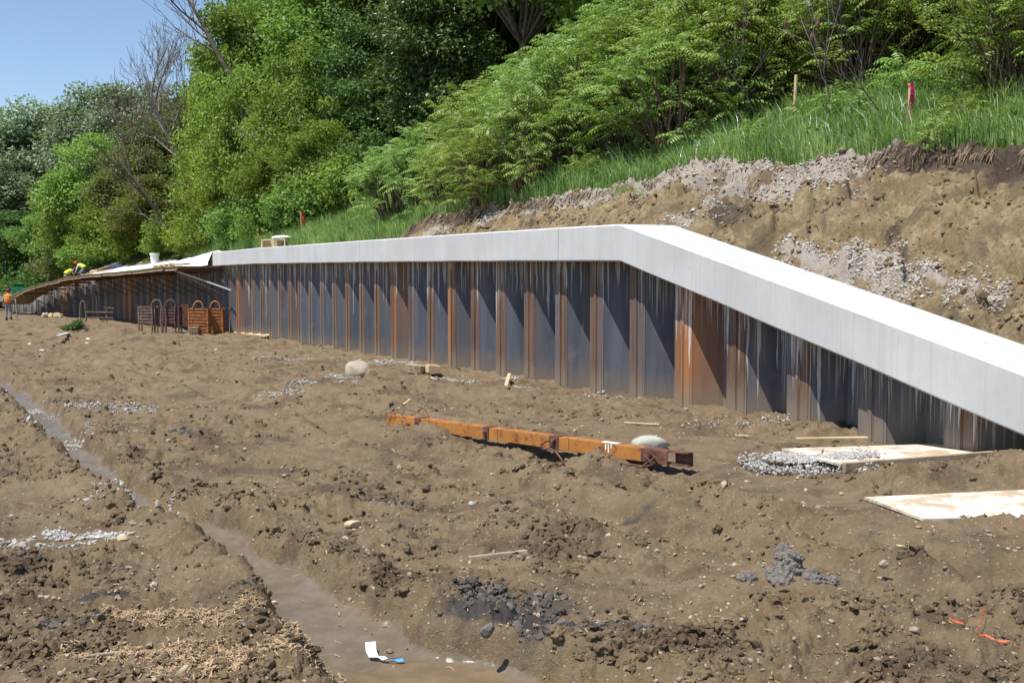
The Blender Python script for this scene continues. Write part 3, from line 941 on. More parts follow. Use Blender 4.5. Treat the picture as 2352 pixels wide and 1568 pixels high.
def leaf_quads(P, D, N, L, W, fold=.18):
    """diamond leaves: base P, pointing along D, face normal N"""
    D = unit(D); S = unit(np.cross(N, D)); N = np.cross(D, S)
    L = np.asarray(L)[:, None]; W = np.asarray(W)[:, None]
    mid = P + D * L * .45
    v = np.stack([P, mid + S * W * .5 + N * W * fold, P + D * L - N * L * .08, mid - S * W * .5 + N * W * fold], 1)
    n = len(P)
    return v.reshape(-1, 3), np.arange(n * 4).reshape(n, 4)

def leaf_cloud(rng, centers, sig, per, size, up=.55, outc=None):
    n = len(centers) * per
    c = np.repeat(centers, per, 0)
    s = np.repeat(sig, per)[:, None]
    off = rng.normal(size=(n, 3)); r = np.linalg.norm(off, axis=1, keepdims=True)
    off = off / np.maximum(r, 1e-6) * np.minimum(r, 2.1) * np.array([1, 1, .72])
    P = c + off * s * .62
    oc = outc if outc is not None else centers.mean(0)
    N = unit(unit(off) * .7 + unit(P - oc) * .35 + np.array([0, 0, up]) + rng.normal(size=(n, 3)) * .55)
    D = unit(rng.normal(size=(n, 3)) + unit(off) * .8 + np.array([0, 0, -.45]))
    L = size * rng.uniform(.65, 1.3, n); W = L * rng.uniform(.5, .72, n)
    V, F = leaf_quads(P, D, N, L, W)
    ct = np.repeat(rng.uniform(0, 1, len(centers)), per)
    tint = np.clip(.45 * ct + .55 * rng.uniform(0, 1, n), 0, 1)
    return V, F, np.repeat(tint, 4)

def limb(mb, a, b, r0, r1, rng, k=5, wob=.06, n=6):
    a, b = Vector(a), Vector(b); L = (b - a).length
    pts = [a.lerp(b, i / k) + Vector(rng.normal(size=3)) * wob * L * math.sin(math.pi * i / k) * .6 for i in range(k + 1)]
    for i in range(k + 1): pts[i].z += .06 * L * math.sin(math.pi * i / k)
    mb.tube(pts, [r0 + (r1 - r0) * i / k for i in range(k + 1)], n)
    return pts

def tree_mesh(seed, H, rad, zlow, clumps, per, leaf, spread=.26, trunk_r=.16):
    """a crown of leaf clumps round branch ends, and the trunk with its limbs"""
    rng = np.random.default_rng(seed)
    cs = []
    zc = (H + zlow) / 2; hz = (H - zlow) / 2
    tries = 0
    while len(cs) < clumps and tries < 9000:
        tries += 1
        v = unit(rng.normal(size=3)); r_ = rng.uniform(.30, 1.0) ** .55
        lob = 1 + .34 * float(gnoise(np.array([v[0] * 1.7 + seed]), np.array([v[2] * 1.7 + v[1] * 1.3]), seed)[0])
        p = np.array([v[0] * rad, v[1] * rad, v[2] * hz]) * r_ * lob
        p[:2] *= 1.0 - .28 * max(0, p[2] / hz)
        p[2] += zc
        if all(np.linalg.norm((p - q) / np.array([1, 1, .8])) > rad * .20 for q in cs): cs.append(p)
    cs = np.array(cs)
    sig = rng.uniform(.75, 1.25, len(cs)) * rad * spread
    V, F, tint = leaf_cloud(rng, cs, sig, per, leaf, .5, np.array([0, 0, zc - hz * .3]))
    crown = mesh_arrays('crown', V, F, M['leaf_mid'], False, {'tint': tint})
    mb = MB()
    top = np.array([rng.normal() * .25, rng.normal() * .25, H * .82])
    tp = limb(mb, (0, 0, -.5), top, trunk_r, trunk_r * .25, rng, 7, .025, 8)
    for c in cs[::2]:
        if zlow > 5 and c[2] < 8: continue
        k = min(6, max(1, int((c[2] * .62) / H * 8)))
        limb(mb, tp[k], c, trunk_r * .36, trunk_r * .08, rng, 4, .05, 5)
    tme = bpy.data.meshes.new('trunk')
    tme.from_pydata([tuple(v) for v in mb.v], [], mb.f); tme.materials.append(M['bark'])
    tme.polygons.foreach_set('use_smooth', [True] * len(tme.polygons))
    return crown, tme

TREES = {
    'broad': tree_mesh(1, 10, 3.3, 1.6, 62, 300, .24),
    'tall': tree_mesh(2, 13, 3.0, 1.5, 74, 270, .25, .27),
    'open': tree_mesh(3, 11, 3.4, 1.2, 42, 330, .24, .24),
    'high': tree_mesh(4, 13, 4.2, 6.2, 64, 280, .26, .24, .26),
    'big': tree_mesh(5, 17, 6.0, 2.0, 92, 260, .42, .22, .3),
    'bush': tree_mesh(6, 2.6, 1.6, .15, 26, 210, .17, .34, .05),
    'bush2': tree_mesh(8, 2.4, 1.5, .1, 24, 210, .15, .36, .05),
}

def tree(name, variant, X, Y, H, rad, leaf, label, cat='tree', group=None, z=None, rz=None, trunkmat=None):
    h0 = {'broad': 10, 'tall': 13, 'open': 11, 'high': 13, 'big': 17, 'bush': 2.6, 'bush2': 2.4}[variant]
    r0 = {'broad': 3.3, 'tall': 3.0, 'open': 3.4, 'high': 4.2, 'big': 6.0, 'bush': 1.6, 'bush2': 1.5}[variant]
    if z is None: z = hill_at(X, Y)
    o = empty(name, (X, Y, z - .1), random.uniform(0, 6.28) if rz is None else rz)
    o.scale = (rad / r0, rad / r0, H / h0)
    tag(o, label, cat, group)
    cr, tr = TREES[variant]
    c = link('foliage' if variant.startswith('bush') else 'crown', cr, o)
    c.material_slots[0].link = 'OBJECT'; c.material_slots[0].material = M[leaf]
    t = link('stem' if variant.startswith('bush') else 'trunk', tr, o)
    if trunkmat:
        t.material_slots[0].link = 'OBJECT'; t.material_slots[0].material = M[trunkmat]
    return o

def tree_px(name, variant, px, Y, ytop, rad, leaf, label, cat='tree', group=None, ybase=None, **kw):
    for _ in range(60):
        X = (px - 1176) / FPX * Y
        u, d = world_ud(X, Y)
        if d[0] > CAPW + rad * .62 or u[0] > 70: break
        Y += .8
    zb = hill_at(X, Y)
    if u[0] > 70: zb = float(gbase(X, Y)) - .2 if d[0] < 3 else zb
    zt = at(px, ytop, Y).z
    return tree(name, variant, X, Y, max(zt - zb, 1.0), rad, leaf, label, cat, group, zb, **kw)

# far end: big grey green cottonwoods
G1 = 'grey-green trees beyond the far end of the wall'
tree_px('cottonwood', 'big', 45, 104, 228, 6.8, 'leaf_grey', 'tall grey-green tree at the far left edge above the worker', 'tree', G1)
tree_px('cottonwood', 'big', 165, 108, 236, 6.0, 'leaf_grey', 'grey-green rounded tree second from the left edge', 'tree', G1)
tree_px('cottonwood', 'big', 245, 98, 186, 5.2, 'leaf_grey', 'dark-topped grey-green tree standing above its neighbours left of the bare tree', 'tree', G1)
tree_px('cottonwood', 'big', 345, 96, 188, 5.4, 'leaf_grey', 'dull green tree directly behind the bare branches', 'tree', G1)
tree_px('cottonwood', 'big', 440, 92, 200, 5.0, 'leaf_olive', 'olive green tree behind the trunk of the bare tree', 'tree', G1)
tree_px('cottonwood', 'tall', -30, 92, 330, 4.4, 'leaf_grey', 'grey-green tree cut off by the left edge of the view', 'tree', G1)
G2 = 'leafy trees on the slope left of the bare tree'
for px, Y, yt, rad, leaf, lab in [
    (225, 76, 300, 3.3, 'leaf_lime', 'yellow-green tree below the grey-green ones at the left'),
    (320, 72, 330, 3.0, 'leaf_olive', 'olive tree with twiggy gaps under the bare branches'),
    (180, 70, 420, 2.6, 'leaf_mid', 'low green tree above the formwork left of the bucket'),
    (270, 66, 440, 2.6, 'leaf_mid', 'low bright tree above the white plastic sheet'),
    (370, 64, 400, 2.7, 'leaf_olive', 'brownish green tree beside the foot of the bare tree'),
    (420, 76, 250, 3.4, 'leaf_olive', 'yellow-olive tree just left of the tall green trees'),
    (120, 82, 470, 2.6, 'leaf_mid', 'small green tree beside the leaning pale trunk'),
    (55, 88, 480, 3.2, 'leaf_dark_shaded', 'shaded dark tree behind the street sign')]:
    tree_px('slope_tree', 'broad', px, Y, yt, rad, leaf, lab, 'tree', G2)
G3 = 'tall trees on the slope above the grass'
for var, px, Y, yt, rad, leaf, lab in [
    ('tall', 545, 56, -35, 2.5, 'leaf_mid', 'tall tree whose crown stands against the sky beside the dead limb'),
    ('tall', 640, 58, -60, 2.8, 'leaf_mid', 'tall feathery tree right of the one at the skyline'),
    ('broad', 500, 50, 165, 1.9, 'leaf_lime', 'bright lime tree below the dead limb'),
    ('broad', 570, 47, 150, 1.9, 'leaf_lime', 'bright lime tree with a rounded top in front of the tall trees'),
    ('open', 520, 45, 300, 1.7, 'leaf_lime', 'shorter lime tree with a visible dark trunk'),
    ('tall', 745, 52, -120, 3.0, 'leaf_mid', 'tall mid green tree left of the glossy poplar'),
    ('open', 700, 46, 130, 2.1, 'leaf_mid', 'loose green tree in front of the tall trees'),
    ('open', 800, 47, 60, 2.3, 'leaf_dark_shaded', 'dark green tree left of the shaded hollow'),
    ('tall', 870, 52, -200, 2.8, 'leaf_dark_shaded', 'tall dark tree behind the glossy poplar'),
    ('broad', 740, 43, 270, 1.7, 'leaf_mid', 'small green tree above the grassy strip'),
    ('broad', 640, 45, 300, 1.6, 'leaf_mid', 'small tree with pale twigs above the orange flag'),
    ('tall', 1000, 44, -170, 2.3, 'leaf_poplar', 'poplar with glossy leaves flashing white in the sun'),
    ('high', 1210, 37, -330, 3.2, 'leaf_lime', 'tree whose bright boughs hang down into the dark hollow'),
    ('high', 1120, 46, -260, 3.2, 'leaf_dark_shaded', 'tall shaded tree behind the hanging boughs'),
    ('tall', 1260, 49, -260, 3.4, 'leaf_dark_shaded', 'dark tree at the back of the shaded hollow'),
    ('tall', 1420, 46, -240, 3.4, 'leaf_dark_shaded', 'dark tree behind the highest sumacs'),
    ('tall', 930, 56, -160, 3.2, 'leaf_dark_shaded', 'shaded tree deep behind the poplar'),
    ('broad', 960, 47, 190, 2.0, 'leaf_dark_shaded', 'low shaded tree at the left of the hollow'),
    ('broad', 1080, 50, 150, 2.4, 'leaf_dark_shaded', 'low shaded tree in the middle of the hollow'),
    ('high', 1560, 38, -420, 3.6, 'leaf_dark_shaded', 'tall tree rising out of view behind the sumacs'),
    ('high', 1760, 35, -500, 3.6, 'leaf_mid', 'tall tree out of view behind the bare sumac stems'),
    ('tall', 1960, 33, -500, 3.0, 'leaf_mid', 'tall tree with dark trunk at the upper right'),
    ('tall', 2230, 31, -560, 3.0, 'leaf_mid', 'tall tree behind the two leaning stems at the right')]:
    tree_px('slope_tree', var, px, Y, yt, rad, leaf, lab, 'tree', G3)

# trees further uphill, with the wood's shade put into their leaf colour
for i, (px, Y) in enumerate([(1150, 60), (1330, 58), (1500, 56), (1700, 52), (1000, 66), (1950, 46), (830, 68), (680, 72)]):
    tree_px('wood_tree', 'tall', px, Y, -300, 3.8, 'leaf_dark_shaded', 'dark tree deep in the shade of the wood', 'tree', 'trees deep in the wood')

# bushes
G4 = 'round green bushes at the foot of the trees'
for px, Y, yt, rad, leaf, lab in [
    (330, 60, 455, 2.4, 'leaf_mid', 'green bush above the white bucket'), (260, 63, 500, 2.2, 'leaf_mid', 'green bush left of the white bucket'), (415, 55, 480, 2.0, 'leaf_mid', 'green bush above the draped plastic sheet'),
    (470, 52, 420, 1.6, 'leaf_lime', 'lime bush left of the wooden crate'), (490, 48, 490, 1.5, 'leaf_mid', 'low bush behind the orange stake'), (560, 48, 455, 1.5, 'leaf_mid', 'leafy bush above the wooden crate'),
    (620, 45, 430, 1.4, 'leaf_mid', 'leafy bush behind the orange flag'), (690, 43, 420, 1.4, 'leaf_mid', 'bush above the orange flag'), (750, 42, 370, 1.5, 'leaf_mid', 'bush at the upper edge of the grass strip'), (815, 41, 350, 1.4, 'leaf_lime', 'bright bush left of the first sumacs'),
    (880, 41, 300, 1.3, 'leaf_dark_shaded', 'dark bush at the mouth of the hollow'), (205, 68, 540, 2.0, 'leaf_mid', 'bush above the crouching workers'), (150, 76, 560, 2.2, 'leaf_olive', 'olive bush right of the leaning pale trunk'), (90, 90, 575, 2.6, 'leaf_mid', 'bush left of the leaning pale trunk'),
    (20, 96, 610, 3.0, 'leaf_mid', 'bush behind the black lamp post'), (-30, 98, 640, 3.0, 'leaf_lime', 'bush at the left edge behind the lumber'), (60, 92, 640, 2.2, 'leaf_mid', 'bush behind the green street sign'), (125, 82, 620, 1.8, 'leaf_dark_shaded', 'dark bush behind the end of the formwork'),
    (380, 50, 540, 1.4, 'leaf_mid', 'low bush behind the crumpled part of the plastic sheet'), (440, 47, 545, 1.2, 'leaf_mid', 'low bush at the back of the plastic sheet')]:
    tree_px('bush', random.choice(['bush', 'bush2']), px, Y, yt, rad, leaf, lab, 'bush', G4)

# ---- bare trees
def bare_tree(name, base, H, lean, seed, rad, mat, label, spread=.9, levels=4, cat='tree', first=.25, r=.14, group=None, kids=(5, 4, 4, 3)):
    rmin = .009 if r > .06 else .004
    rng = np.random.default_rng(seed)
    mb_t, mb_b = MB(), MB()
    def grow(mb, p, d, L, r0, lev):
        k = 5; pts = [p]; dd = d.copy()
        for i in range(k):
            dd = (dd + Vector(rng.normal(size=3)) * .10 + Vector((0, 0, .04 * lev))).normalized()
            pts.append(pts[-1] + dd * L / k)
        r1 = r0 * .45
        mb.tube(pts, [max(r0 + (r1 - r0) * i / k, rmin) for i in range(k + 1)], 5 if lev > 1 else 7, False)
        if lev >= levels: return
        for j in range(kids[min(lev, len(kids) - 1)]):
            t = first + (1 - first) * (j + rng.uniform(.1, .9)) / kids[min(lev, len(kids) - 1)]
            i = min(k - 1, int(t * k)); q = pts[i].lerp(pts[i + 1], t * k - i)
            ax = dd.orthogonal().normalized(); ax.rotate(Matrix.Rotation(rng.uniform(0, 6.28), 3, dd))
            nd = (dd * 1.0 + ax * spread * rng.uniform(.5, 1.1)).normalized()
            grow(mb_b, q, nd, L * rng.uniform(.42, .68), max(r0 * .42, rmin), lev + 1)
    o = empty(name, base)
    tag(o, label, cat, group)
    grow(mb_t, Vector((0, 0, -.3)), Vector(lean).normalized(), H, r, 0)
    mb_t.build('trunk', M[mat], o, smooth=True)
    mb_b.build('branches', M[mat], o, smooth=True)
    return o
def at_hill(px, Y):
    X = (px - 1176) / FPX * Y
    return Vector((X, Y, hill_at(X, Y)))
b = at_hill(468, 60)
bare_tree('dead_tree', b + Vector((0, 0, 1.8)), 6.6, (-.42, 0, 1), 4, 3, 'barkgrey', 'bare dead tree with fine branches leaning left against the sky', 1.0, 4, r=.13, first=.3, kids=(9, 6, 4, 3))
bare_tree('dead_tree', at_hill(430, 57), 7.0, (-.45, -.1, 1), 14, 3, 'bark', 'dark dead tree with drooping twigs just left of the lime trees', .95, 3, r=.11, first=.2, kids=(8, 5, 4))
b = at_hill(560, 53)
bare_tree('dead_tree', b + Vector((0, 0, 7)), 6.4, (-.42, 0, 1), 9, 3, 'bark', 'dark dead limb reaching out at the top left over the lime trees', .8, 3, r=.13, kids=(6, 4, 3))
bare_tree('dead_tree', at_hill(690, 46), 3.6, (-.3, 0, .8), 21, 2, 'barkgrey', 'tangle of grey dead twigs under the tall trees', 1.0, 3, r=.05, kids=(7, 5, 4))
# pale leaning trunk at the left
p0, p1 = at(112, 672, 86), at(42, 492, 90)
mb = MB(); limb(mb, p0 - Vector((0, 0, 1.2)), p1, .26, .13, np.random.default_rng(3), 7, .03, 8)
o = mb.build('dead_tree', M['barkpale'], smooth=True); tag(o, 'bare pale tree trunk leaning left behind the far end of the wall', 'tree trunk')

# ---- sumac
def sumac_mesh(seed, H, rad, n_ros, nfr=8, npair=8, flen=.52, sr=.026):
    rng = np.random.default_rng(seed)
    Ps, Ds, Ns, Ls, Ws, Ts = [], [], [], [], [], []
    stems = MB()
    nst = max(4, n_ros // 6); roots = []
    for i in range(nst):
        a = rng.uniform(0, 6.28); q = rng.uniform(.05, .35) * rad
        b = Vector((q * math.cos(a), q * math.sin(a), -.15))
        roots.append(b)
    for i in range(n_ros):
        a = rng.uniform(0, 6.28); rr = math.sqrt(rng.uniform(0, 1)) * rad
        z = H * (1 - .42 * (rr / rad) ** 1.6) * rng.uniform(.80, 1.02)
        if rng.uniform() < .36: z *= rng.uniform(.18, .8); rr = max(rr, .55 * rad)
        tip = Vector((rr * math.cos(a), rr * math.sin(a), z))
        b = roots[i % nst]
        mid = b.lerp(tip, .55) + Vector((0, 0, .08 * H))
        stems.tube([b, mid, tip], [sr, sr * .7, sr * .42], 5, False)
        up = Vector((tip.x * .25, tip.y * .25, 1)).normalized()
        ct = rng.uniform(0, 1)
        off = rng.uniform(0, 6.28)
        for j in range(nfr):
            an = off + j * 2.4 + rng.normal() * .2
            el = rng.uniform(-.25, 1.1)
            d = Vector((math.cos(an) * math.cos(el), math.sin(an) * math.cos(el), math.sin(el)))
            L = flen * rng.uniform(.7, 1.15)
            p = tip.copy() + up * rng.uniform(-.12, .05)
            k = npair
            for q in range(k + 1):
                t = q / k
                d2 = (d + Vector((0, 0, -1.15 * t * t))).normalized()
                pn = p + d2 * L / k
                side = d2.cross(Vector((0, 0, 1)))
                if side.length < 1e-3: side = Vector((1, 0, 0))
                side.normalize(); nn = side.cross(d2).normalized()
                ll = L * .27 * (math.sin(math.pi * min(1, .18 + t * .75))) * rng.uniform(.85, 1.1)
                if q < k:
                    for sg in (-1, 1):
                        ld = (side * sg + d2 * .5 + Vector((0, 0, -.45)) - nn * .1).normalized()
                        Ps.append(pn); Ds.append(ld); Ns.append(nn + side * sg * .35); Ls.append(ll); Ws.append(ll * .36); Ts.append(min(1, max(0, .5 * ct + .5 * rng.uniform())))
                else:
                    Ps.append(pn); Ds.append(d2); Ns.append(nn); Ls.append(ll); Ws.append(ll * .3); Ts.append(.8)
                p = pn
    V, F = leaf_quads(np.array([tuple(p) for p in Ps]), np.array([tuple(p) for p in Ds]), np.array([tuple(p) for p in Ns]), np.array(Ls), np.array(Ws), .1)
    cr = mesh_arrays('foliage', V, F, M['leaf_sumac'], False, {'tint': np.repeat(Ts, 4)})
    sm = bpy.data.meshes.new('stem')
    sm.from_pydata([tuple(v) for v in stems.v], [], stems.f); sm.materials.append(M['bark_red'])
    sm.polygons.foreach_set('use_smooth', [True] * len(sm.polygons))
    return cr, sm
SUM = [sumac_mesh(31 + i, 2.4, 1.3, 46, 8, 8, .56) for i in range(4)]
SEED = sumac_mesh(55, .50, .34, 9, 7, 7, .34, .008)

def sumac(p, s, sz, label, group=None, v=None):
    o = empty('sumac_shrub', p, random.uniform(0, 6.28))
    o.scale = (s, s, s * sz)
    tag(o, label, 'shrub', group)
    c, t = SUM[random.randrange(4)] if v is None else v
    link('foliage', c, o); link('stem', t, o)
    return o
_fl = [hill_hit(a, b) for a, b in [(2500, 245), (2352, 235), (2200, 215), (2000, 240), (1800, 270), (1680, 350), (1560, 385), (1400, 415), (1200, 450), (1000, 485), (890, 512)]]
_fl = sorted([(h[1], h[2]) for h in _fl if h])
FU = np.array([a for a, b in _fl]); FD = np.array([b for a, b in _fl])
FRONT = []
LAB = 'feathery sumac shrub in the thicket above the grassy bank'
for k in range(6):
    u = -6.5
    while u < FU[-1] + .6 - 1.1 * k:
        uu = u + random.uniform(-.4, .4)
        d = float(np.interp(uu, FU, FD)) + np.interp(uu, [3, 6], [.35, -.35]) + k * 1.4 + random.uniform(-.35, .35)
        x, y = wpa(np.array([uu]), np.array([d]))
        gap = (k < 1 and (-1.3 < uu < 4.4 or 4.9 < uu < 7.2))
        if not gap:
            p = Vector((float(x[0]), float(y[0]), float(hill_z(uu, d)) - .05))
            s = random.uniform(.9, 1.2) * (1.0 + .08 * k)
            if k == 0: s *= .9
            o_ = sumac(p, s, random.uniform(.9, 1.2), LAB, 'sumac shrubs of the thicket')
            if k == 0: FRONT.append((uu, o_))
        u += random.uniform(1.25, 1.7) * (1 + max(0, u) * .012)
ORD = ['rightmost', 'second', 'third', 'fourth', 'fifth', 'sixth', 'seventh', 'eighth', 'ninth', 'tenth', 'eleventh', 'twelfth', 'thirteenth', 'fourteenth', 'fifteenth', 'sixteenth', 'seventeenth', 'eighteenth', 'nineteenth', 'twentieth']
for i, (uu, o_) in enumerate(sorted(FRONT, key=lambda q: q[0])):
    o_['label'] = 'rightmost sumac in the front row of the thicket, at the edge of the view' if i == 0 else ('leftmost sumac of the thicket, next to the far grass strip' if i == len(FRONT) - 1 else ORD[min(i, 19)] + ' sumac from the right along the front row of the thicket')
for px, py, s, lab in [(2150, 372, 1.0, 'small ferny sumac seedling overhanging the cut edge at the right'), (868, 520, 1.5, 'small sumac seedling at the cut edge left of the thicket'), (1450, 470, .7, 'little green sprout at the broken turf edge'),
                       (1900, 300, 1.3, 'low sumac seedling in the grass right of the wooden stake'), (2230, 300, 1.0, 'sumac seedling in the grass right of the pink ribbon'), (1720, 350, 1.0, 'sumac seedling in the grass left of the wooden stake'), (1360, 420, 1.1, 'sumac seedling under the thicket left of the red stake'),
                       (2080, 235, 1.5, 'yellowish sumac seedling behind the pink ribbon stake'), (2330, 200, 1.4, 'sumac seedling by the right edge above the grass')]:
    h = hill_hit(px, py)
    sumac(h[0], s, 1.0, lab, 'sumac seedlings', SEED)
# bare sumac stems
for px, py, H, ln, sd_, lab in [(1905, 300, 2.2, (-.25, .1, 1), 3, 'bare forked sumac with rusty seed heads left of the wooden stake'), (1755, 290, 1.7, (-.2, 0, 1), 8, 'bare branched sumac stem at the edge of the thicket'),
                               (2070, 280, 1.6, (-.75, 0, 1), 5, 'dark bare sumac stem leaning left beside the pink ribbon'), (1700, 255, 3.0, (.05, 0, 1), 11, 'pale forked dead stem above the thicket'),
                               (2010, 215, 2.8, (-.2, 0, 1), 15, 'pale dead stem at the upper right of the thicket')]:
    h = hill_hit(px, py)
    o = bare_tree('bare_shrub', h[0], H, ln, sd_, 1, 'barkgrey' if sd_ != 5 else 'bark', lab, .7, 2, 'shrub', .35, .017, None, (5, 4))
    if sd_ == 3:
        for q in range(6):
            mb = MB(); p = Vector((random.uniform(-.9, .3), random.uniform(-.3, .3), random.uniform(1.6, 2.4)))
            mb.lathe([(.004, -.09), (.03, -.05), (.035, 0), (.02, .06), (.004, .1)], p, 7)
            mb.build('seed_head', M['rust'], o)
for a, b, lab in [((2345, 195), (2118, 20), 'long bare stem leaning left at the upper right'), ((2420, 240), (2200, 80), 'second leaning bare stem, reddish, nearer the right edge')]:
    h = hill_hit(min(a[0], 2345), a[1]); p0 = at(a[0], a[1], h[0].y); p1 = at(b[0], b[1], h[0].y + .3)
    mb = MB(); limb(mb, p0 - Vector((0, 0, .2)), p1, .035, .014, np.random.default_rng(5), 8, .035, 6)
    o = mb.build('bare_sapling', M['bark_red'], smooth=True); tag(o, lab, 'dead stem')

# ---- grass
def blades(n, u, d, hmin, hmax, w0, name, mat, label, hang=False, lean=.35):
    rng = RNG
    z, de, bank, veg = hill_full(u, d)
    x, y = wpa(u, d)
    P = np.stack([x, y, z - .02], 1)
    H = rng.uniform(hmin, hmax, n) * (1 if hang else np.clip(1 + .9 * fbm(u / .8, d / .5, 19, 3), .45, 1.7)); a = rng.uniform(0, 2 * np.pi, n); lr = rng.normal(size=n) * lean
    _, _, tx, ty = frame(u)
    down = np.stack([-ty, tx, 0 * tx], 1)        # towards the wall
    dirh = np.stack([np.cos(a), np.sin(a), 0 * a], 1) * lr[:, None] + down * rng.uniform(.0, .35, n)[:, None]
    S = np.stack([np.cos(a + 1.57), np.sin(a + 1.57), 0 * a], 1)
    W = (w0 * rng.uniform(.7, 1.3, n))[:, None]
    if hang:
        top = P + down * .03
        m_ = P + down * rng.uniform(.02, .16, n)[:, None] + np.array([0, 0, -1]) * (H * .55)[:, None] + dirh * .1
        e_ = m_ + np.array([0, 0, -1]) * (H * .5)[:, None] + dirh * .15
        P0, m, e = top, m_, e_
    else:
        P0 = P; m = P + np.array([0, 0, 1]) * (H * .6)[:, None] + dirh * (H * .35)[:, None]
        e = P + np.array([0, 0, 1]) * (H * .95)[:, None] + dirh * (H * 1.05)[:, None]
    V = np.stack([P0 - S * W, P0 + S * W, m + S * W * .75, m - S * W * .75, e], 1).reshape(-1, 3)
    i = np.arange(n)[:, None] * 5
    Q = i + np.array([[0, 1, 2, 3]]); T = i + np.array([[3, 2, 4]])
    ti = np.clip(rng.uniform(0, 1, n) * .75 + 1.0 * fbm(u / 1.1, d / .8, 12, 3) + .12, 0, 1)
    me = mesh_arrays(name, V, [Q, T], M[mat], False, {'tint': np.repeat(ti, 5)})
    o = link(name, me); tag(o, label, None, None, 'stuff')
    return o
def grass():
    n = 88000
    u = -8 + 50 * RNG.uniform(0, 1, n) ** 1.45
    de = hill_edge(u) + .22 * gnoise(u * .9, u * 0 + 3.3, 5) + .10 * gnoise(u * 3.1, u * 0 + 1.3, 6) + .05 * gnoise(u * 9, u * 0, 8)
    wd = np.interp(u, [-8, 0, 4, 9, 20, 30, 45], [4.2, 4.0, 3.6, 3.0, 4.2, 4.2, 3.2])
    d = de + .02 + wd * RNG.uniform(0, 1, n) ** 1.1
    keep = gnoise(u * 1.2, d * 1.2, 4) > -.55
    u, d = u[keep], d[keep]
    blades(len(u), u, d, .18, .52, .0085, 'grass', 'grass', 'long fresh green grass along the top of the cut bank')
    n = 9000
    u = -8 + 24 * RNG.uniform(0, 1, n) ** 1.2
    de = hill_edge(u) + .22 * gnoise(u * .9, u * 0 + 3.3, 5) + .10 * gnoise(u * 3.1, u * 0 + 1.3, 6) + .05 * gnoise(u * 9, u * 0, 8)
    keep = gnoise(u * 1.3, u * 0 + 9, 14) > -.25
    u, de = u[keep], de[keep]
    blades(len(u), u, de + .02 + .06 * RNG.uniform(0, 1, len(u)), .10, .42, .006, 'roots', 'straw', 'dry brown roots hanging from the broken turf edge', True, .5)
    n = 11000
    u = -8 + 45 * RNG.uniform(0, 1, n) ** 1.4; d = hill_edge(u) + .1 + 3.8 * RNG.uniform(0, 1, n)
    k = fbm(u / .9, d / .6, 29, 3) > .10; u, d = u[k], d[k]; n = len(u)
    z = hill_full(u, d)[0]; x, y = wpa(u, d)
    P = np.stack([x, y, z + RNG.uniform(.05, .48, n)], 1); L = RNG.uniform(.06, .15, n)
    V, F = leaf_quads(P, unit(RNG.normal(size=(n, 3))), unit(RNG.normal(size=(n, 3)) * .6 + np.array([-.3, -.3, .8])), L, L * .5)
    me = mesh_arrays('grass_weeds', V, F, M['weed'], False, {'tint': np.repeat(RNG.uniform(.2, 1, n), 4)}); o = link('grass_weeds', me); tag(o, 'broad-leaved weeds growing in patches among the grass', None, None, 'stuff')
    n = 260
    u = RNG.uniform(-5, 9, n); d = hill_edge(u) + .3 + RNG.uniform(0, 1, n) * 1.6
    blades(n, u, d, .35, .6, .009, 'dead_stalks', 'white', 'bleached dead stalks among the grass', False, .5)
grass()

def undergrowth():
    rng = RNG
    n = 52000
    u = -8 + 105 * rng.uniform(0, 1, n) ** 1.3
    fd = np.interp(u, list(FU) + [FU[-1] + 4, 40, 60, 110], list(FD) + [5.2, 4.0, 1.5, 1.2])
    d = fd + .1 + rng.uniform(0, 1, n) ** 1.4 * np.interp(u, [0, 30, 60], [12, 20, 24])
    z, *_ = hill_full(u, d); x, y = wpa(u, d)
    hgt = np.abs(rng.normal(size=n)) * np.interp(u, [0, 20, 50], [.2, .35, .7])
    P = np.stack([x, y, z + hgt], 1)
    N = unit(rng.normal(size=(n, 3)) * .6 + np.array([-.3, -.3, .8])); D = unit(rng.normal(size=(n, 3)))
    L = np.interp(u, [0, 20, 50, 100], [.13, .18, .26, .36]) * rng.uniform(.7, 1.3, n)
    V, F = leaf_quads(P, D, N, L, L * .6)
    me = mesh_arrays('undergrowth', V, F, M['weed'], False, {'tint': np.repeat(rng.uniform(0, 1, n), 4)})
    o = link('undergrowth', me); tag(o, 'low leafy undergrowth covering the slope under the trees', None, None, 'stuff')
undergrowth()
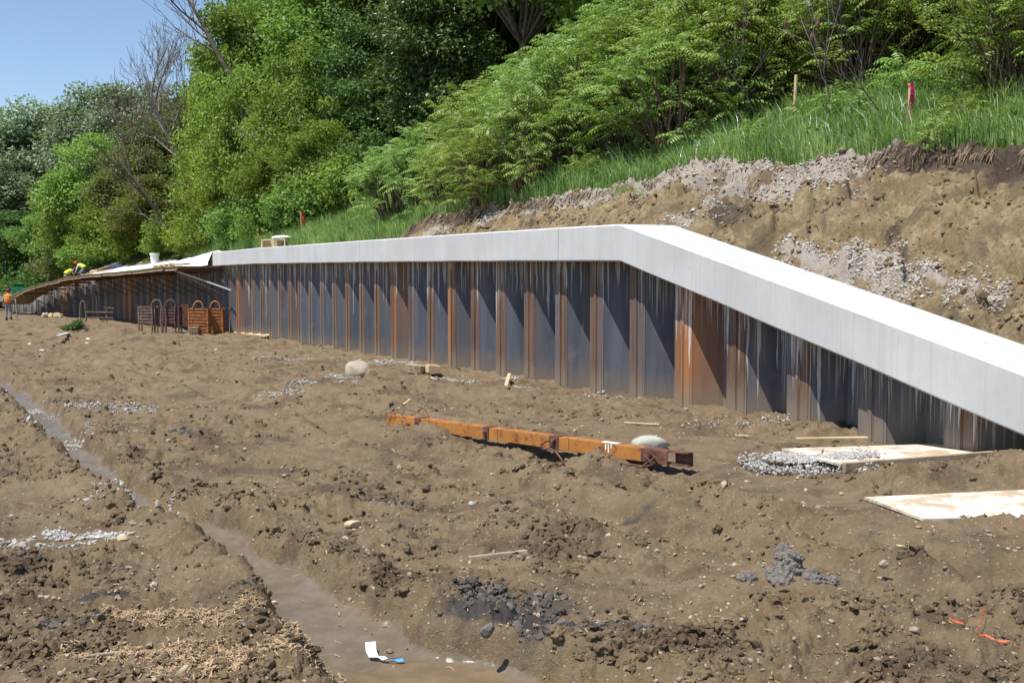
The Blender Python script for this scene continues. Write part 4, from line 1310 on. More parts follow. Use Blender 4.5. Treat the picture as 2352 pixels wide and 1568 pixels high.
# ------------------------------------------------------------------ formwork deck at the far part of the wall
def dz(u): return float(capz(u)) - .02
deck = empty('formwork_deck', wp(31, -.6, float(gwall(31))))
tag(deck, 'timber formwork platform hung out from the top of the far part of the wall', 'formwork')
DU0, DU1 = 30.4, 69.0
DOUT = -1.8
u = DU0; k = 0
while u < DU1:
    L = min(2.44, DU1 - u)
    j = random.uniform(-.05, .05); dj = random.uniform(-.02, .02)
    for (d0, d1) in ((DOUT + j, -.66), (-.65, -.02)):
        V = []
        for h in (-.022, 0):
            for uu, dd in ((u + .01, d0), (u + L - .01, d0), (u + L - .01, d1), (u + .01, d1)):
                V.append(wp(uu, dd, dz(uu) + h + dj))
        mb = MB(); mb.add(V, [(3, 2, 1, 0), (4, 5, 6, 7), (0, 1, 5, 4), (1, 2, 6, 5), (2, 3, 7, 6), (3, 0, 4, 7)])
        mb.build('deck_board', M['deck'], deck, world=True)
    mb = MB(); mb.bar(wp(u, DOUT + .07 + j, dz(u) - .085 + dj), wp(u + L * 1.02, DOUT + .07 + j, dz(u + L) - .085 + dj), .05, .17)
    mb.build('edge_joist', M['deck'], deck, world=True)
    uu = u + .5
    if uu < DU1 - 2:
        zl = max(dz(uu) - 1.15, float(gwall(uu)) + .1)
        mb = MB()
        mb.bar(wp(uu, DOUT + .1, dz(uu) - .17), wp(uu, .24, dz(uu) - .17), .07, .09)
        mb.build('bracket_beam', M['rust'], deck, world=True)
        mb = MB(); mb.bar(wp(uu, DOUT + .15, dz(uu) - .22), wp(uu, .24, zl), .045, .045)
        mb.build('bracket_strut', M['lumber_old'] if k == 0 else M['bark'], deck, world=True)  # struts after the first coloured dark to stand in for shade under the deck
    k += 1; u += L
# the near end of the deck: short joists on two bearers, and a loose plank
for uu, L, o_ in [(29.3, 2.3, 0), (31.6, .8, .02)]:
    mb = MB(); mb.bar(wp(uu, DOUT + .3, dz(uu) + .07 + o_), wp(uu + L, DOUT + .3, dz(uu + L) + .07 + o_), .24, .05)
    mb.build('edge_plank', M['lumber'], deck, world=True)
for uu in (31.8, 32.8, 34.0, 35.2):
    mb = MB(); mb.bar(wp(uu, DOUT + .2, dz(uu) + .06), wp(uu + .35, DOUT + .2, dz(uu) + .06), .2, .13)
    mb.build('spacer_block', M['lumber'], deck, world=True)
mb = MB(); mb.bar(wp(29.2, .16, dz(29) - .95), wp(32.2, DOUT + .4, dz(32) - .16), .05, .05)
mb.build('bracket_strut', M['galv'], deck, world=True)
# the panel that closes the form in front of the cap, bare beyond the plastic
u = 52.0
while u < 68:
    V = []
    for h in (0, .36):
        for dd in (-.10, -.055):
            for uu in (u + .01, u + 2.4): V.append(wp(uu, dd, dz(uu) + h * (1 - max(0, (uu - 60)) / 14)))
    mb = MB(); mb.add(V, [(0, 1, 5, 4), (2, 6, 7, 3), (4, 5, 7, 6), (0, 2, 3, 1), (0, 4, 6, 2), (1, 3, 7, 5)])
    mb.build('form_panel', M['deck_red'], deck, world=True)
    u += 2.44

# stacked lumber at the far end of the deck
for k in range(5):
    p = at(52, 722 - k * 5.5, 77.5)
    mb = MB(); mb.bar(p + Vector((-.9 + .1 * k, -.2, 0)), p + Vector((1.1, .5, 0)), .3, .09)
    o = mb.build('timber', M['lumber_old']); tag(o, ('bottom', 'second', 'middle', 'fourth', 'topmost')[k] + ' timber of the low pile where the formwork meets the ground', 'timber', 'timbers piled at the far end of the deck')

# plastic sheet over fresh concrete
def tarp():
    us = np.linspace(31.7, 57, 150); pr = [(.95, .10), (.93, .48), (.70, .60), (.45, .63), (.22, .60), (.02, .52), (-.06, .36), (-.10, .17), (-.16, .04), (-.30, .015)]
    V = []
    for i, uu in enumerate(us):
        zb = dz(uu); f = np.interp(uu, [31.7, 32.5, 35, 38, 42, 56], [1.02, 1.05, .9, .74, .72, .55])
        for j, (d, h) in enumerate(pr):
            n1 = float(gnoise(np.array([uu * 1.1]), np.array([j * .45]), 3)[0]); n2 = float(gnoise(np.array([uu * 3.3]), np.array([j * .8]), 4)[0])
            V.append(wp(uu, d + .10 * n1 + .03 * n2 - (.08 if j > 4 else 0), zb + max(.012, h * f + (.09 * n1 + .04 * n2) * (1 if 0 < j < 8 else .2)) + .02))
    n = len(pr); i = np.arange(len(V)).reshape(len(us), n)
    F = np.stack([i[:-1, :-1], i[1:, :-1], i[1:, 1:], i[:-1, 1:]], -1).reshape(-1, 4)
    base = wp(32, 0, dz(32))
    me = mesh_arrays('plastic_sheet', np.array([tuple(v - base) for v in V]), F, M['tarp'], True)
    o = link('plastic_sheet', me, None, base); tag(o, 'long wrinkled white plastic sheet draped over the fresh cap beside the deck', 'plastic sheet')
    s = o.modifiers.new('thickness', 'SOLIDIFY'); s.thickness = .004
tarp()

# white bucket and wooden crate on top
def bucket(p, s, label, lid=None):
    o = empty('bucket', p); tag(o, label, 'bucket')
    mb = MB(); mb.lathe([(.125 * s, 0), (.15 * s, .36 * s), (.14 * s, .36 * s), (.118 * s, .02 * s)], n=20); mb.build('body', M['white'], o, smooth=False)
    mb = MB(); mb.lathe([(.15 * s, .30 * s), (.163 * s, .30 * s), (.163 * s, .37 * s), (.15 * s, .37 * s)], n=20); mb.build('rim', M['white'] if not lid else M[lid], o)
    mb = MB(); mb.tube([(.155 * s * math.cos(a), .02, .33 * s - .13 * s * math.sin(a)) for a in np.linspace(0, math.pi, 9)], .006 * s, 5); mb.build('handle', M['galv'], o)
    return o
ub = u_of_px(342, 606)
bucket(wp(ub, .3, dz(ub) + .42), 1.55, 'white plastic bucket standing on the plastic sheet')
p = at(110, 662, 76); bucket(p - Vector((0, 0, .3)), 1.5, 'white bucket with a dark lid at the far end of the form', 'dark')

uc = u_of_px(578, 575)
cr = empty('wooden_crate', wp(uc, .95, float(capz(uc)) + CAPH), math.atan2(frame(uc)[3], frame(uc)[2]) - math.pi / 2 - .9)
tag(cr, 'open wooden form box standing on the cap near the start of the plastic sheet', 'crate')
w, h, dp = 1.0, .34, .5
for x0, sx, nm in [(-w / 2, .05, 'post'), (.02, .06, 'post'), (w / 2, .05, 'post')]:
    MB().box((x0, -dp / 2, h / 2), (sx, .05, h)).build(nm, M['lumber'], cr)
MB().box((0, dp / 2, h / 2), (w, .02, h)).build('back_panel', M['lumber'], cr)
MB().box((0, -dp / 2 + .03, h - .02), (w - .02, .04, .05)).build('top_rail', M['lumber'], cr)
MB().box((0, -dp / 2 + .03, .025), (w - .02, .04, .05)).build('bottom_rail', M['lumber'], cr)
MB().box((-w / 2 - .04, 0, h / 2), (.03, dp, h + .04)).build('side_panel', M['lumber'], cr)
MB().box((.2, -.05, h * .42), (.14, .14, .2), Matrix.Rotation(.5, 3, 'Z')).build('packing_block', M['lumber_old'], cr)
mb = MB(); mb.lathe([(.30, 0), (.40, .03), (.36, .09), (.2, .13), (.05, .14)], (.15, .05, 0), 14)
o = mb.build('cement_sack', M['white'], None, cr.location + Vector((0, 0, h + .005)), smooth=True); tag(o, 'white sack lying on top of the wooden crate', 'sack')

# ------------------------------------------------------------------ rusty slatted units under the deck
def slatted(name, px0, px1, hpx, Y, ztop_px, nsl, mat, legs, label, hoop_dx=.0, side=.35):
    p0, p1 = at(px0, 765, Y), at(px1, 765, Y)
    gzb = float(gbase(0, Y)) + .02
    W = p1.x - p0.x
    o = empty(name, ((p0.x + p1.x) / 2, Y, gzb)); tag(o, label, 'slatted bin', 'rusty slatted steel bins under the deck')
    ztop = at(px0, ztop_px, Y).z - gzb
    zlow = ztop - (ztop * .66 if legs else ztop * .97)
    dz_ = (ztop - zlow) / nsl
    for k in range(nsl):
        z = zlow + (k + .5) * dz_
        mb = MB(); mb.box((0, 0, z), (W - .02, .035, dz_ * .84), Matrix.Rotation(.22, 3, 'X'), .012); mb.build('slat', M[mat], o)
        mb = MB(); mb.box((W / 2 - .02, side / 2, z), (.035, side, dz_ * .74), None, .008); mb.build('slat', M[mat], o)
    for x in (-W / 2, W / 2):
        for y in (0.0, side):
            mb = MB(); mb.box((x, y + .0, ztop / 2), (.055, .06, ztop)); mb.build('post', M[mat], o)
    a = np.linspace(0, math.pi, 11); hr = .20
    mb = MB(); mb.tube([(hoop_dx + hr * 1.0, -.06, 0.02), (hoop_dx + hr * .78, -.06, ztop * .5)] + [(hoop_dx + hr * math.cos(t), -.06, ztop - .02 + hr * 1.35 * math.sin(t)) for t in a] + [(hoop_dx - hr * .78, -.06, ztop * .5), (hoop_dx - hr * 1.0, -.06, .02)] if legs else
            [(hoop_dx + hr * math.cos(t), -.02, ztop - .04 + hr * 1.6 * math.sin(t)) for t in a], .032, 6)
    mb.build('hoop', M[mat], o)
    return o
b1 = slatted('slatted_bin', 319, 356, 0, 43.2, 703, 6, 'rust_brown', True, 'dull brown slatted bin with a pale worn panel, leftmost of the four', .42)
b2 = slatted('slatted_bin', 374, 411, 0, 42.8, 703, 6, 'rust_maroon', True, 'maroon slatted bin second from the left with its hoop above the slats', .02)
b3 = slatted('slatted_bin', 434, 477, 0, 42.4, 708, 8, 'rust_orange', False, 'bright orange rusty slatted bin right of the maroon one', .02)
b4 = slatted('slatted_bin', 482, 511, 0, 42.9, 708, 8, 'rust_orange', False, 'narrow orange rusty slatted bin rightmost beside the lit sheet piles', -.02)
mb = MB(); mb.box((0, .05, .5), (.30, .06, .9)); 
o = mb.build('steel_plate', M['rust'], None, (at(425, 765, 43.6).x, 43.6, float(gbase(0, 43.6)) + .25)); tag(o, 'dark rusty steel plate standing between the maroon and the orange bins', 'steel plate')
pl = empty('pallet', (at(446, 765, 42.3).x, 42.3, float(gbase(0, 42.3)))); tag(pl, 'small stack of grey pallet boards between the slatted bins', 'pallet')
for k in range(4):
    MB().box((0, .1, .04 + k * .085), (.38, .5, .045)).build('board', M['lumber_old'], pl)
MB().box((-.14, .1, .17), (.05, .42, .3)).build('bearer', M['lumber_old'], pl); MB().box((.14, .1, .17), (.05, .42, .3)).build('bearer', M['lumber_old'], pl)
# a darker hoop frame and rails further left, in the shade of the deck
o = empty('hoop_frame', (at(191, 735, 57).x, 57, float(gbase(0, 57)))); tag(o, 'dark rusty frame with a narrow hoop and two rails far under the deck', 'frame')
mb = MB(); mb.tube([(-.17, 0, 0), (-.14, 0, .7)] + [(.13 * math.cos(t), 0, .9 + .28 * math.sin(t)) for t in np.linspace(math.pi, 0, 9)] + [(.14, 0, .7), (.17, 0, 0)], .04, 6); mb.build('hoop', M['rust_brown'], o)
for z in (.32, .62):
    MB().bar((.15, 0, z), (1.55, .1, z - .03), .05, .07).build('rail', M['rust_brown'], o)
MB().bar((1.2, .1, 0), (1.2, .1, .85), .06, .06).build('post', M['rust_brown'], o); MB().bar((1.05, .1, .85), (1.6, .1, .80), .06, .06).build('rail', M['rust_brown'], o)

# ------------------------------------------------------------------ plank at the foot of the wall
def board(name, a, b, w, h, mat, label, cat, parent=None, roll=0.0, up=None):
    mb = MB(); a, b = Vector(a), Vector(b); c = (a + b) / 2
    mb.bar(a - c, b - c, w, h, up or (0, math.sin(roll), math.cos(roll)), .004)
    o = mb.build(name, M[mat], parent, c)
    if label: tag(o, label, cat)
    return o
pa, pb = gp(538, 766), gp(617, 779)
board('plank', pa + Vector((0, 0, .06)), pb + Vector((0, 0, .12)), .28, .06, 'lumber', 'pale plank lying at the foot of the wall right of the slatted bins', 'plank', None, -.35)

# stakes with ribbons on the grass
def stake(px, py, ytop, wpx, mat, label, ribbon=None, rl=.4, lean=0.0, rdx=.05):
    h = hill_hit(px, py); p = h[0]; Y = p.y
    ht = at(px, ytop, Y).z - p.z
    o = empty('survey_stake', p, .4); tag(o, label, 'stake', 'survey stakes on the slope')
    w = max(wpx / FPX * Y, .018)
    mb = MB(); mb.bar((0, 0, -.25), (lean, 0, ht), w, w * .55, (1, 0, 0)); mb.build('shaft', M[mat], o)
    if ribbon:
        mb = MB()
        n = 7; L = rl
        for (x0, x1, fl) in ((.0, rdx, 1.0), (rdx * .2, rdx * 1.6, .92)):
            V = []
            for i in range(n + 1):
                t = i / n
                cx = lean + x0 + (x1 - x0) * t + .012 * math.sin(4 * t); wz = .032 * (.6 + .5 * t) * (rl / .4) ** 1.5
                for s_ in (-1, 1): V.append((cx + s_ * wz, -.022 - .02 * math.sin(5 * t + x1 * 40), ht - .01 - L * fl * t))
            mb.add(V, [(2 * i, 2 * i + 1, 2 * i + 3, 2 * i + 2) for i in range(n)])
        mb.tube([(lean + w * .6 * math.cos(a), w * .45 * math.sin(a), ht - .03) for a in np.linspace(0, 6.28, 9)], .008, 4)
        r_ = mb.build('ribbon', M[ribbon], o)
        sm = r_.modifiers.new('t', 'SOLIDIFY'); sm.thickness = .003
    return o
stake(2088, 300, 192, 7, 'lumber', 'stake with two long bright pink ribbons near the right edge', 'pink', .60, .0, .02)
stake(1822, 292, 172, 7, 'lumber', 'tall plain wooden stake in the grass, without a ribbon', None, 0, .05)
stake(1517, 374, 306, 7, 'lumber_old', 'red-flagged stake in front of the middle of the thicket', 'redpaint', .55, -.05, .01)
stake(694, 540, 484, 4, 'lumber', 'thin stake with an orange-red flag on the far grass strip', 'redpaint', .55, -.04, .12)
stake(964, 472, 442, 3, 'redpaint', 'short red-ribboned stake under the left end of the thicket', 'redpaint', .34, 0, .02)
uo = u_of_px(521, 590); q = wp(uo, 1.25, float(hill_z(uo, 1.25)))
o = empty('survey_stake', q); tag(o, 'small orange-topped stake at the left of the wooden crate', 'stake', 'survey stakes on the slope')
MB().bar((0, 0, -.2), (0, 0, .62), .05, .03, (1, 0, 0)).build('shaft', M['lumber'], o); MB().bar((0, 0, .40), (0, 0, .63), .062, .042, (1, 0, 0)).build('painted_top', M['orange'], o)
# orange scrap on the bank
h = hill_hit(1858, 430)
mb = MB(); V = [(-.13, 0, .03), (-.04, -.03, .09), (.06, -.02, .12), (.14, 0, .15), (.15, .06, .10), (.05, .05, .05), (-.05, .05, .02), (-.12, .04, 0)]
mb.add([Vector(v) for v in V], [(0, 1, 6, 7), (1, 2, 5, 6), (2, 3, 4, 5)])
o = mb.build('plastic_scrap', M['orange_cone'], None, h[0] + Vector((0, -.12, .05))); tag(o, 'bright orange plastic scrap lying on the gravelly bank', 'scrap')
sm = o.modifiers.new('t', 'SOLIDIFY'); sm.thickness = .01

# ------------------------------------------------------------------ the yellow steel beam
def beam():
    a = gp(895, 962); b = gp(1585, 1068)
    Ya, Yb = a.y - .15, b.y
    A = at(898, 962, Ya - .25); B = at(1583, 1056, Yb - .45)
    d = (B - A); L = d.length; x = d.normalized()
    y = Vector((0, 0, 1)).cross(x).normalized(); z = x.cross(y)
    o = empty('steel_beam', A); tag(o, 'long yellow rusty channel beam lying across the mud in front of the wall', 'beam')
    Mx = Matrix((x, y, z)).transposed().to_4x4(); Mx.translation = A
    o.matrix_world = Mx
    w, hh, t = .13, .128, .011
    # near web (-y side faces the camera), top and bottom flanges: an open channel
    def seg(x0, x1, mat='rust_yellow'):
        mb = MB()
        mb.box(((x0 + x1) / 2, -w / 2 + t / 2, 0), (x1 - x0, t, hh), None, .003)
        mb.box(((x0 + x1) / 2, t / 2 + .001, hh / 2 - t / 2), (x1 - x0, w - t - .002, t))
        mb.box(((x0 + x1) / 2, t / 2 + .001, -hh / 2 + t / 2), (x1 - x0, w - t - .002, t))
        return mb
    seg(0, L * .885).build('channel', M['rust_yellow'], o)
    seg(L * .8855, L * .955).build('channel_end', M['rust'], o)
    mb = MB(); mb.box((L * .978, w / 2 - t, 0), (L * .044, t, hh)); mb.box((L * .978, .02, hh / 2 - t / 2), (L * .044, w - t - .03, t)); mb.box((L * .978, .02, -hh / 2 + t / 2), (L * .044, w - t - .03, t)); mb.build('cut_end', M['rust'], o)
    for f, wd in ((.135, .11), (.40, .09), (.63, .13)):
        mb = MB(); mb.box((L * f, -w / 2 - .008, 0), (wd, .010, hh + .010), None, .003); mb.box((L * f, 0, hh / 2 + .004), (wd, w, .008)); 
        mb.build('clamp', M['rust'], o)
        MB().lathe([(.012, -.02), (.02, -.015), (.02, .02), (.012, .025)], (L * f + .01, -w / 2 - .026, .02), 8, Matrix.Rotation(math.pi / 2, 3, 'X')).build('bolt', M['rust_maroon'], o)
    for f in (.175, .435, .67):
        MB().box((L * f, -w / 2 - .004, 0), (.06, .008, hh)).build('weld_plate', M['rust_yellow'], o)
    mb = MB(); mb.box((L * .787, -w / 2 - .002, .03), (.018, .004, hh - .07)); mb.box((L * .795, -w / 2 - .002, .015), (.014, .004, hh - .05)); mb.box((L * .803, -w / 2 - .002, .045), (.012, .004, .05)); mb.box((L * .79, .0, hh / 2 + .003), (.20, w * .5, .006)); mb.build('lime_splash', M['white'], o)
    # rods and wire hanging from it
    c = (L * .635, -w / 2 - .025, -.0)
    mb = MB(); mb.tube([(c[0] + .02, c[1], .04), (c[0] - .07, c[1] - .03, .02), (c[0] - .13, c[1] - .05, -.02), (c[0] - .10, c[1] - .06, -.07), (c[0] - .02, c[1] - .04, -.05), (c[0] + .06, c[1] - .03, -.08), (c[0] + .22, c[1] - .08, -.17), (c[0] + .14, c[1] - .2, -.24)], .011, 6); mb.build('hook_rod', M['rust'], o)
    c = (L * .14, -w / 2 - .03, 0)
    mb = MB(); mb.tube([(c[0] + .05, c[1], .03), (c[0] + .04, c[1] - .03, 0), (c[0] - .04, c[1] - .03, -.03), (c[0] - .05, c[1], -.06)], .010, 6); mb.build('hook_rod', M['rust_maroon'], o)
    mb = MB(); mb.tube([(c[0] - .38, -.03, hh / 2 + .0), (c[0] - .34, -.0, hh / 2 + .09), (c[0] - .2, .02, hh / 2 + .06), (c[0] - .02, .05, hh / 2 + .02)], .005, 5)
    mb.tube([(c[0] - .15, .03, hh / 2 + .13), (c[0] + .0, .02, hh / 2 + .10), (c[0] + .12, 0, hh / 2 + .0), (c[0] + .14, -w / 2 - .01, -.02), (c[0] + .16, -w / 2 - .01, -.07)], .006, 5)
    mb.tube([(-.16, .05, .05), (0, 0, hh / 2 + .01), (.14, -.03, hh / 2 + .01)], .006, 5); mb.tube([(.12, -w / 2 - .01, hh / 2), (.02, -w / 2 - .01, -hh / 2)], .004, 4); mb.build('tie_wire', M['rust'], o)
    mb = MB(); mb.tube([(L * .76, -w / 2 - .04, -hh / 2 - .03), (L * .80, -w / 2 - .10, -hh / 2 - .01), (L * .86, -w / 2 - .10, -hh / 2 - .02), (L * .90, -w / 2 - .06, -hh / 2 - .03), (L * .93, -w / 2 - .03, 0), (L * .912, -w / 2 - .02, .04), (L * .90, -w / 2 - .03, .02), (L * .93, -w / 2 - .08, -hh / 2), (L * .88, -w / 2 - .12, -hh / 2 - .06)], .010, 6); mb.build('hook_rod', M['rust'], o)
    return o
beam()

# ------------------------------------------------------------------ stones, boards and litter lying about
def rock(px, py, wpx, hpx, mat, label, seed, cat='rock', name='rock', group=None, flat=1.0, sub=3, rough=.16, sink=.25):
    cut = .66 if sub == 2 else .66
    p = gp(px, py); s = wpx / FPX * p.y / 2; sz = hpx / FPX * p.y / 2
    bm = bmesh.new(); bmesh.ops.create_icosphere(bm, subdivisions=sub, radius=1)
    rng = np.random.default_rng(seed); K = rng.normal(size=(7, 3)); ph = rng.uniform(0, 6, 7)
    pl = unit(rng.normal(size=(9, 3)))
    for v in bm.verts:
        n_ = np.array(v.co); r_ = 1 + rough * .35 * sum(math.sin(float(K[i] @ n_) * 1.7 + ph[i]) for i in range(4))
        for q in pl:
            dd = float(q @ n_) * r_
            if dd > cut: r_ *= cut / dd * .92 + .08
        v.co = v.co * r_
        v.co = Vector((v.co.x * s, v.co.y * s * .8, v.co.z * sz * flat))
    me = bpy.data.meshes.new(name); bm.to_mesh(me); bm.free()
    me.materials.append(M[mat]); me.polygons.foreach_set('use_smooth', [sub == 3 and name == 'boulder'] * len(me.polygons))
    at_ = me.attributes.new('tint', 'FLOAT', 'POINT'); at_.data.foreach_set('value', np.clip(rng.normal(.5, .15, len(me.vertices)), 0, 1).astype(np.float32))
    o = link(name, me, None, (p.x, p.y, max(gz(p.x, p.y), p.z) + sz * (1 - sink * 2) * .75)); o.rotation_euler = (0, 0, rng.uniform(0, 6))
    o.rotation_euler = (0, 0, 0)
    tag(o, label, cat, group)
    return o
rock(822, 868, 78, 52, 'boulder', 'large pale tan boulder half covered by a clod at the foot of the wall', 3, 'boulder', 'boulder', None, 1.1)
rock(1492, 1032, 88, 46, 'boulder2', 'rounded grey-green boulder behind the right end of the yellow beam', 5, 'boulder', 'boulder', None, 1.0, 3, .10)
rock(850, 872, 36, 30, 'clod', 'brown clod of soil resting against the large tan boulder', 9, 'clod', 'soil_clod', None, 1.2, 3, .4)
for i, (px, py, w, h, mat, lab) in enumerate([
    (283, 1242, 34, 22, 'limestone', 'pale yellow flat stone near the gravel at the lower left'), (812, 1212, 46, 30, 'limestone', 'cream stone poking out of the mud left of the half-buried board'), (497, 806, 14, 11, 'boulder', 'small pale round stone on the mud beyond the rut'),
    (985, 872, 30, 13, 'limestone', 'thin tan stone below the two wood blocks'), (1085, 1160, 22, 16, 'boulder2', 'grey pebble stone below the left part of the beam'), (2028, 1300, 26, 26, 'pebble', 'buff stone right of the grey clay heap'), (2020, 1335, 18, 14, 'pebble', 'small buff stone just below the buff stone right of the clay heap'),
    (895, 1500, 22, 14, 'clod', 'dark brown clod lying on the wet mud above the torn wrapper'), (1790, 1265, 14, 10, 'pebble', 'small buff pebble above the grey clay heap'), (2190, 1172, 16, 14, 'rust_brown', 'small brown lump on the lower plywood sheet'), (2140, 690, 44, 20, 'clod', None),
    (100, 720, 12, 11, 'limestone', None), (1165, 1420, 40, 30, 'claylump', 'glossy dark clay lump at the edge of the rut'), (1120, 1455, 34, 40, 'claylump', 'dark clay slab leaning at the edge of the puddle'), (1185, 1462, 40, 44, 'claylump', 'second dark clay slab beside the puddle, right of the first'),
    (200, 790, 12, 7, 'limestone', 'little pale stone near the green weeds'), (365, 862, 14, 8, 'pebble', 'little stone on the mud below the slatted bins'), (1130, 1090, 14, 8, 'boulder2', 'pale pebble under the middle of the beam'), (630, 1385, 16, 10, 'limestone', 'tan pebble on the left bank of the rut'), (858, 1360, 12, 12, 'limestone', 'little cream pebble by the right edge of the rut')]):
    if lab: rock(px, py, w, h, mat if mat != 'rust_brown' else 'clod', lab, 40 + i, 'stone' if mat not in ('clod', 'claylump') else 'clod', 'stone' if mat not in ('clod', 'claylump', 'rust_brown') else 'soil_clod', 'loose stones and clods on the mud', 1, 2 if w < 30 else 3, .22)
for bi, (px, py, w, seed) in enumerate([(104, 728, 15, 2), (118, 731, 14, 5), (131, 729, 15, 7), (140, 733, 12, 9)]):
    p = at(px, py, 66); p.z = float(gbase(0, 66)); s = w / FPX * 66
    mb = MB(); mb.box((0, 0, s * .42), (s, s * .7, s * .85), Matrix.Rotation(seed * .5, 3, 'Z') @ Matrix.Rotation(.4, 3, 'X'), s * .16)
    o = mb.build('stone_block', M['limestone'], None, p); tag(o, ('leftmost', 'second from left', 'third from left', 'rightmost')[bi] + ' of four tan blocks in front of the far deck', 'stone', 'tan blocks under the far deck')

# clay heap
def clay_heap():
    o = empty('clay_heap', gp(1815, 1345)); tag(o, 'heap of lumpy grey clay on the mud at the lower right', 'clay heap')
    rng = np.random.default_rng(8)
    base = o.location
    spots = [(1760, 1335, 30, 34), (1735, 1345, 26, 22), (1790, 1325, 34, 38), (1820, 1310, 36, 44), (1800, 1290, 28, 34), (1830, 1275, 24, 28), (1815, 1262, 18, 22), (1845, 1335, 40, 40), (1870, 1345, 34, 30), (1900, 1352, 30, 22), (1925, 1358, 22, 14), (1700, 1350, 34, 12), (1775, 1312, 24, 26), (1810, 1348, 34, 24), (1855, 1318, 24, 30), (1790, 1350, 30, 22), (1750, 1322, 18, 20), (1880, 1330, 20, 20)]
    for i, (px, py, w, h) in enumerate(spots):
        p = gp(1815, 1345); Y = p.y + (1345 - py) * .002
        q = at(1815 + (px - 1815) * 1.25, py - 2, Y); s = w / FPX * Y * .80; sz = h / FPX * Y * .66
        bm = bmesh.new(); bmesh.ops.create_icosphere(bm, subdivisions=4, radius=1)
        K = rng.normal(size=(8, 3)) * 2.2; ph = rng.uniform(0, 6, 8)
        for v in bm.verts:
            n_ = np.array(v.co); r_ = .80 + .30 * sum(abs(math.sin(float(K[j] @ n_) * (.8 + .45 * j) + ph[j])) / (1 + .5 * j) for j in range(8)) - .25
            v.co = Vector((v.co.x * s, v.co.y * s * .9, v.co.z * sz)) * (r_ + rng.normal() * .035)
        me = bpy.data.meshes.new('lump'); bm.to_mesh(me); bm.free(); me.materials.append(M['claylump'])
        me.polygons.foreach_set('use_smooth', [True] * len(me.polygons))
        a_ = me.attributes.new('tint', 'FLOAT', 'POINT'); a_.data.foreach_set('value', np.clip(rng.normal(.55, .2, len(me.vertices)), 0, 1).astype(np.float32))
        me.polygons.foreach_set('use_smooth', [False] * len(me.polygons)); link('lump', me, o, q - base + Vector((rng.normal() * .02, rng.normal() * .04, -.02)))
clay_heap()

# sawn blocks below the wall
for (px, py, L, w, h, rz, lab) in [(955, 862, .42, .26, .16, -.35, 'left of two sawn wood blocks beside the large tan boulder'), (994, 862, .30, .24, .15, .35, 'right, more orange of two sawn wood blocks by the wall')]:
    p = gp(px, py); mb = MB(); mb.box((0, 0, 0), (L * .8, w, h), Matrix.Rotation(rz, 3, 'Z') @ Matrix.Rotation(.12, 3, 'Y'), .006)
    o = mb.build('wood_block', M['lumber_old' if px < 980 else 'lumber'], None, p + Vector((0, 0, h * .5 + .05))); tag(o, lab, 'wood block')

# plywood sheets
def plywood(corners, th, mat, label, lift=.03):
    P = [gp(a, b) for a, b in corners]
    zs = [float(ground_z(np.array([p.x]), np.array([p.y]), False)[0][0]) + lift for p in P]
    c = sum(P, Vector()) / len(P); c.z = 0
    mb = MB(); n = len(P)
    V = [(p.x - c.x, p.y - c.y, z) for p, z in zip(P, zs)] + [(p.x - c.x, p.y - c.y, z + th) for p, z in zip(P, zs)]
    mb.add(V, [tuple(range(n))[::-1], tuple(range(n, 2 * n))] + [(i, (i + 1) % n, n + (i + 1) % n, n + i) for i in range(n)])
    o = mb.build('plywood_sheet', M[mat], None, c); tag(o, label, 'plywood sheet')
    return o
o1 = plywood([(1795, 1048), (2150, 1036), (2320, 1060), (1930, 1086)], .02, 'plywood', 'upper sheet of stained plywood partly buried under gravel by the wall', .06)
a, b = gp(1935, 1090), gp(2318, 1062)
board('plank', a + Vector((0, -.03, .07)), b + Vector((0, -.03, .085)), .05, .09, 'lumber_old', 'brown plank along the front edge of the upper plywood sheet', 'plank')
plywood([(1985, 1150), (2352, 1134), (2540, 1134), (2620, 1195), (2120, 1200)], .02, 'plywood', 'lower sheet of whitish plywood half sunk in the mud at the right edge', .012)
# sticks and offcuts
def offcut(pa, pb, w, h, mat, label, cat='stick', za=.02, zb=.03, roll=.2, name='stick'):
    a = gp(*pa); b = gp(*pb)
    a.z = max(a.z, gz(a.x, a.y)) + za; b.z = max(b.z, gz(b.x, b.y)) + zb
    return board(name, a, b, w, h, mat, label, cat, None, roll)
offcut((1435, 974), (1515, 983), .05, .02, 'lumber', 'pale splinter of wood on the smooth mud above the grey-green boulder')
offcut((1078, 1283), (1210, 1270), .06, .035, 'lumber_old', 'half-buried grey board end below the middle of the beam', 'board', -.01, .005, .2, 'board_end')
offcut((2062, 1259), (2100, 1273), .028, .012, 'lumber', 'pale splinter right of the clay heap')
offcut((195, 1519), (285, 1502), .028, .014, 'lumber_old', 'broken brown stick on the wood chips at the lower left', 'stick', .012, .012)
offcut((408, 1562), (430, 1540), .03, .02, 'lumber_old', 'short brown offcut at the bottom edge of the view', 'stick', .012, .02)
offcut((135, 772), (185, 762), .12, .05, 'pvc', 'pale pipe-like offcut on the mud near the green weeds', 'offcut')
offcut((1160, 905), (1170, 880), .06, .015, 'lumber', 'upright pale splinter near the left end of the beam', 'stick', .0, .12)
offcut((915, 948), (942, 932), .03, .015, 'lumber', 'thin pale lath beyond the left end of the beam', 'stick', .02, .10)
offcut((690, 797), (770, 806), .06, .02, 'lumber_old', 'thin dry branch on the mud along the foot of the piles')
offcut((2160, 1030), (2200, 1043), .035, .02, 'lumber', 'small stick resting on the upper plywood sheet', 'stick', .14, .14)
offcut((1830, 1035), (1990, 1030), .10, .02, 'lumber', 'pale board strip along the back of the upper plywood sheet', 'board', .10, .10, .1, 'board_strip')
offcut((1690, 1003), (1720, 1010), .03, .02, 'lumber', 'tiny orange splinter near the foot of the wall')
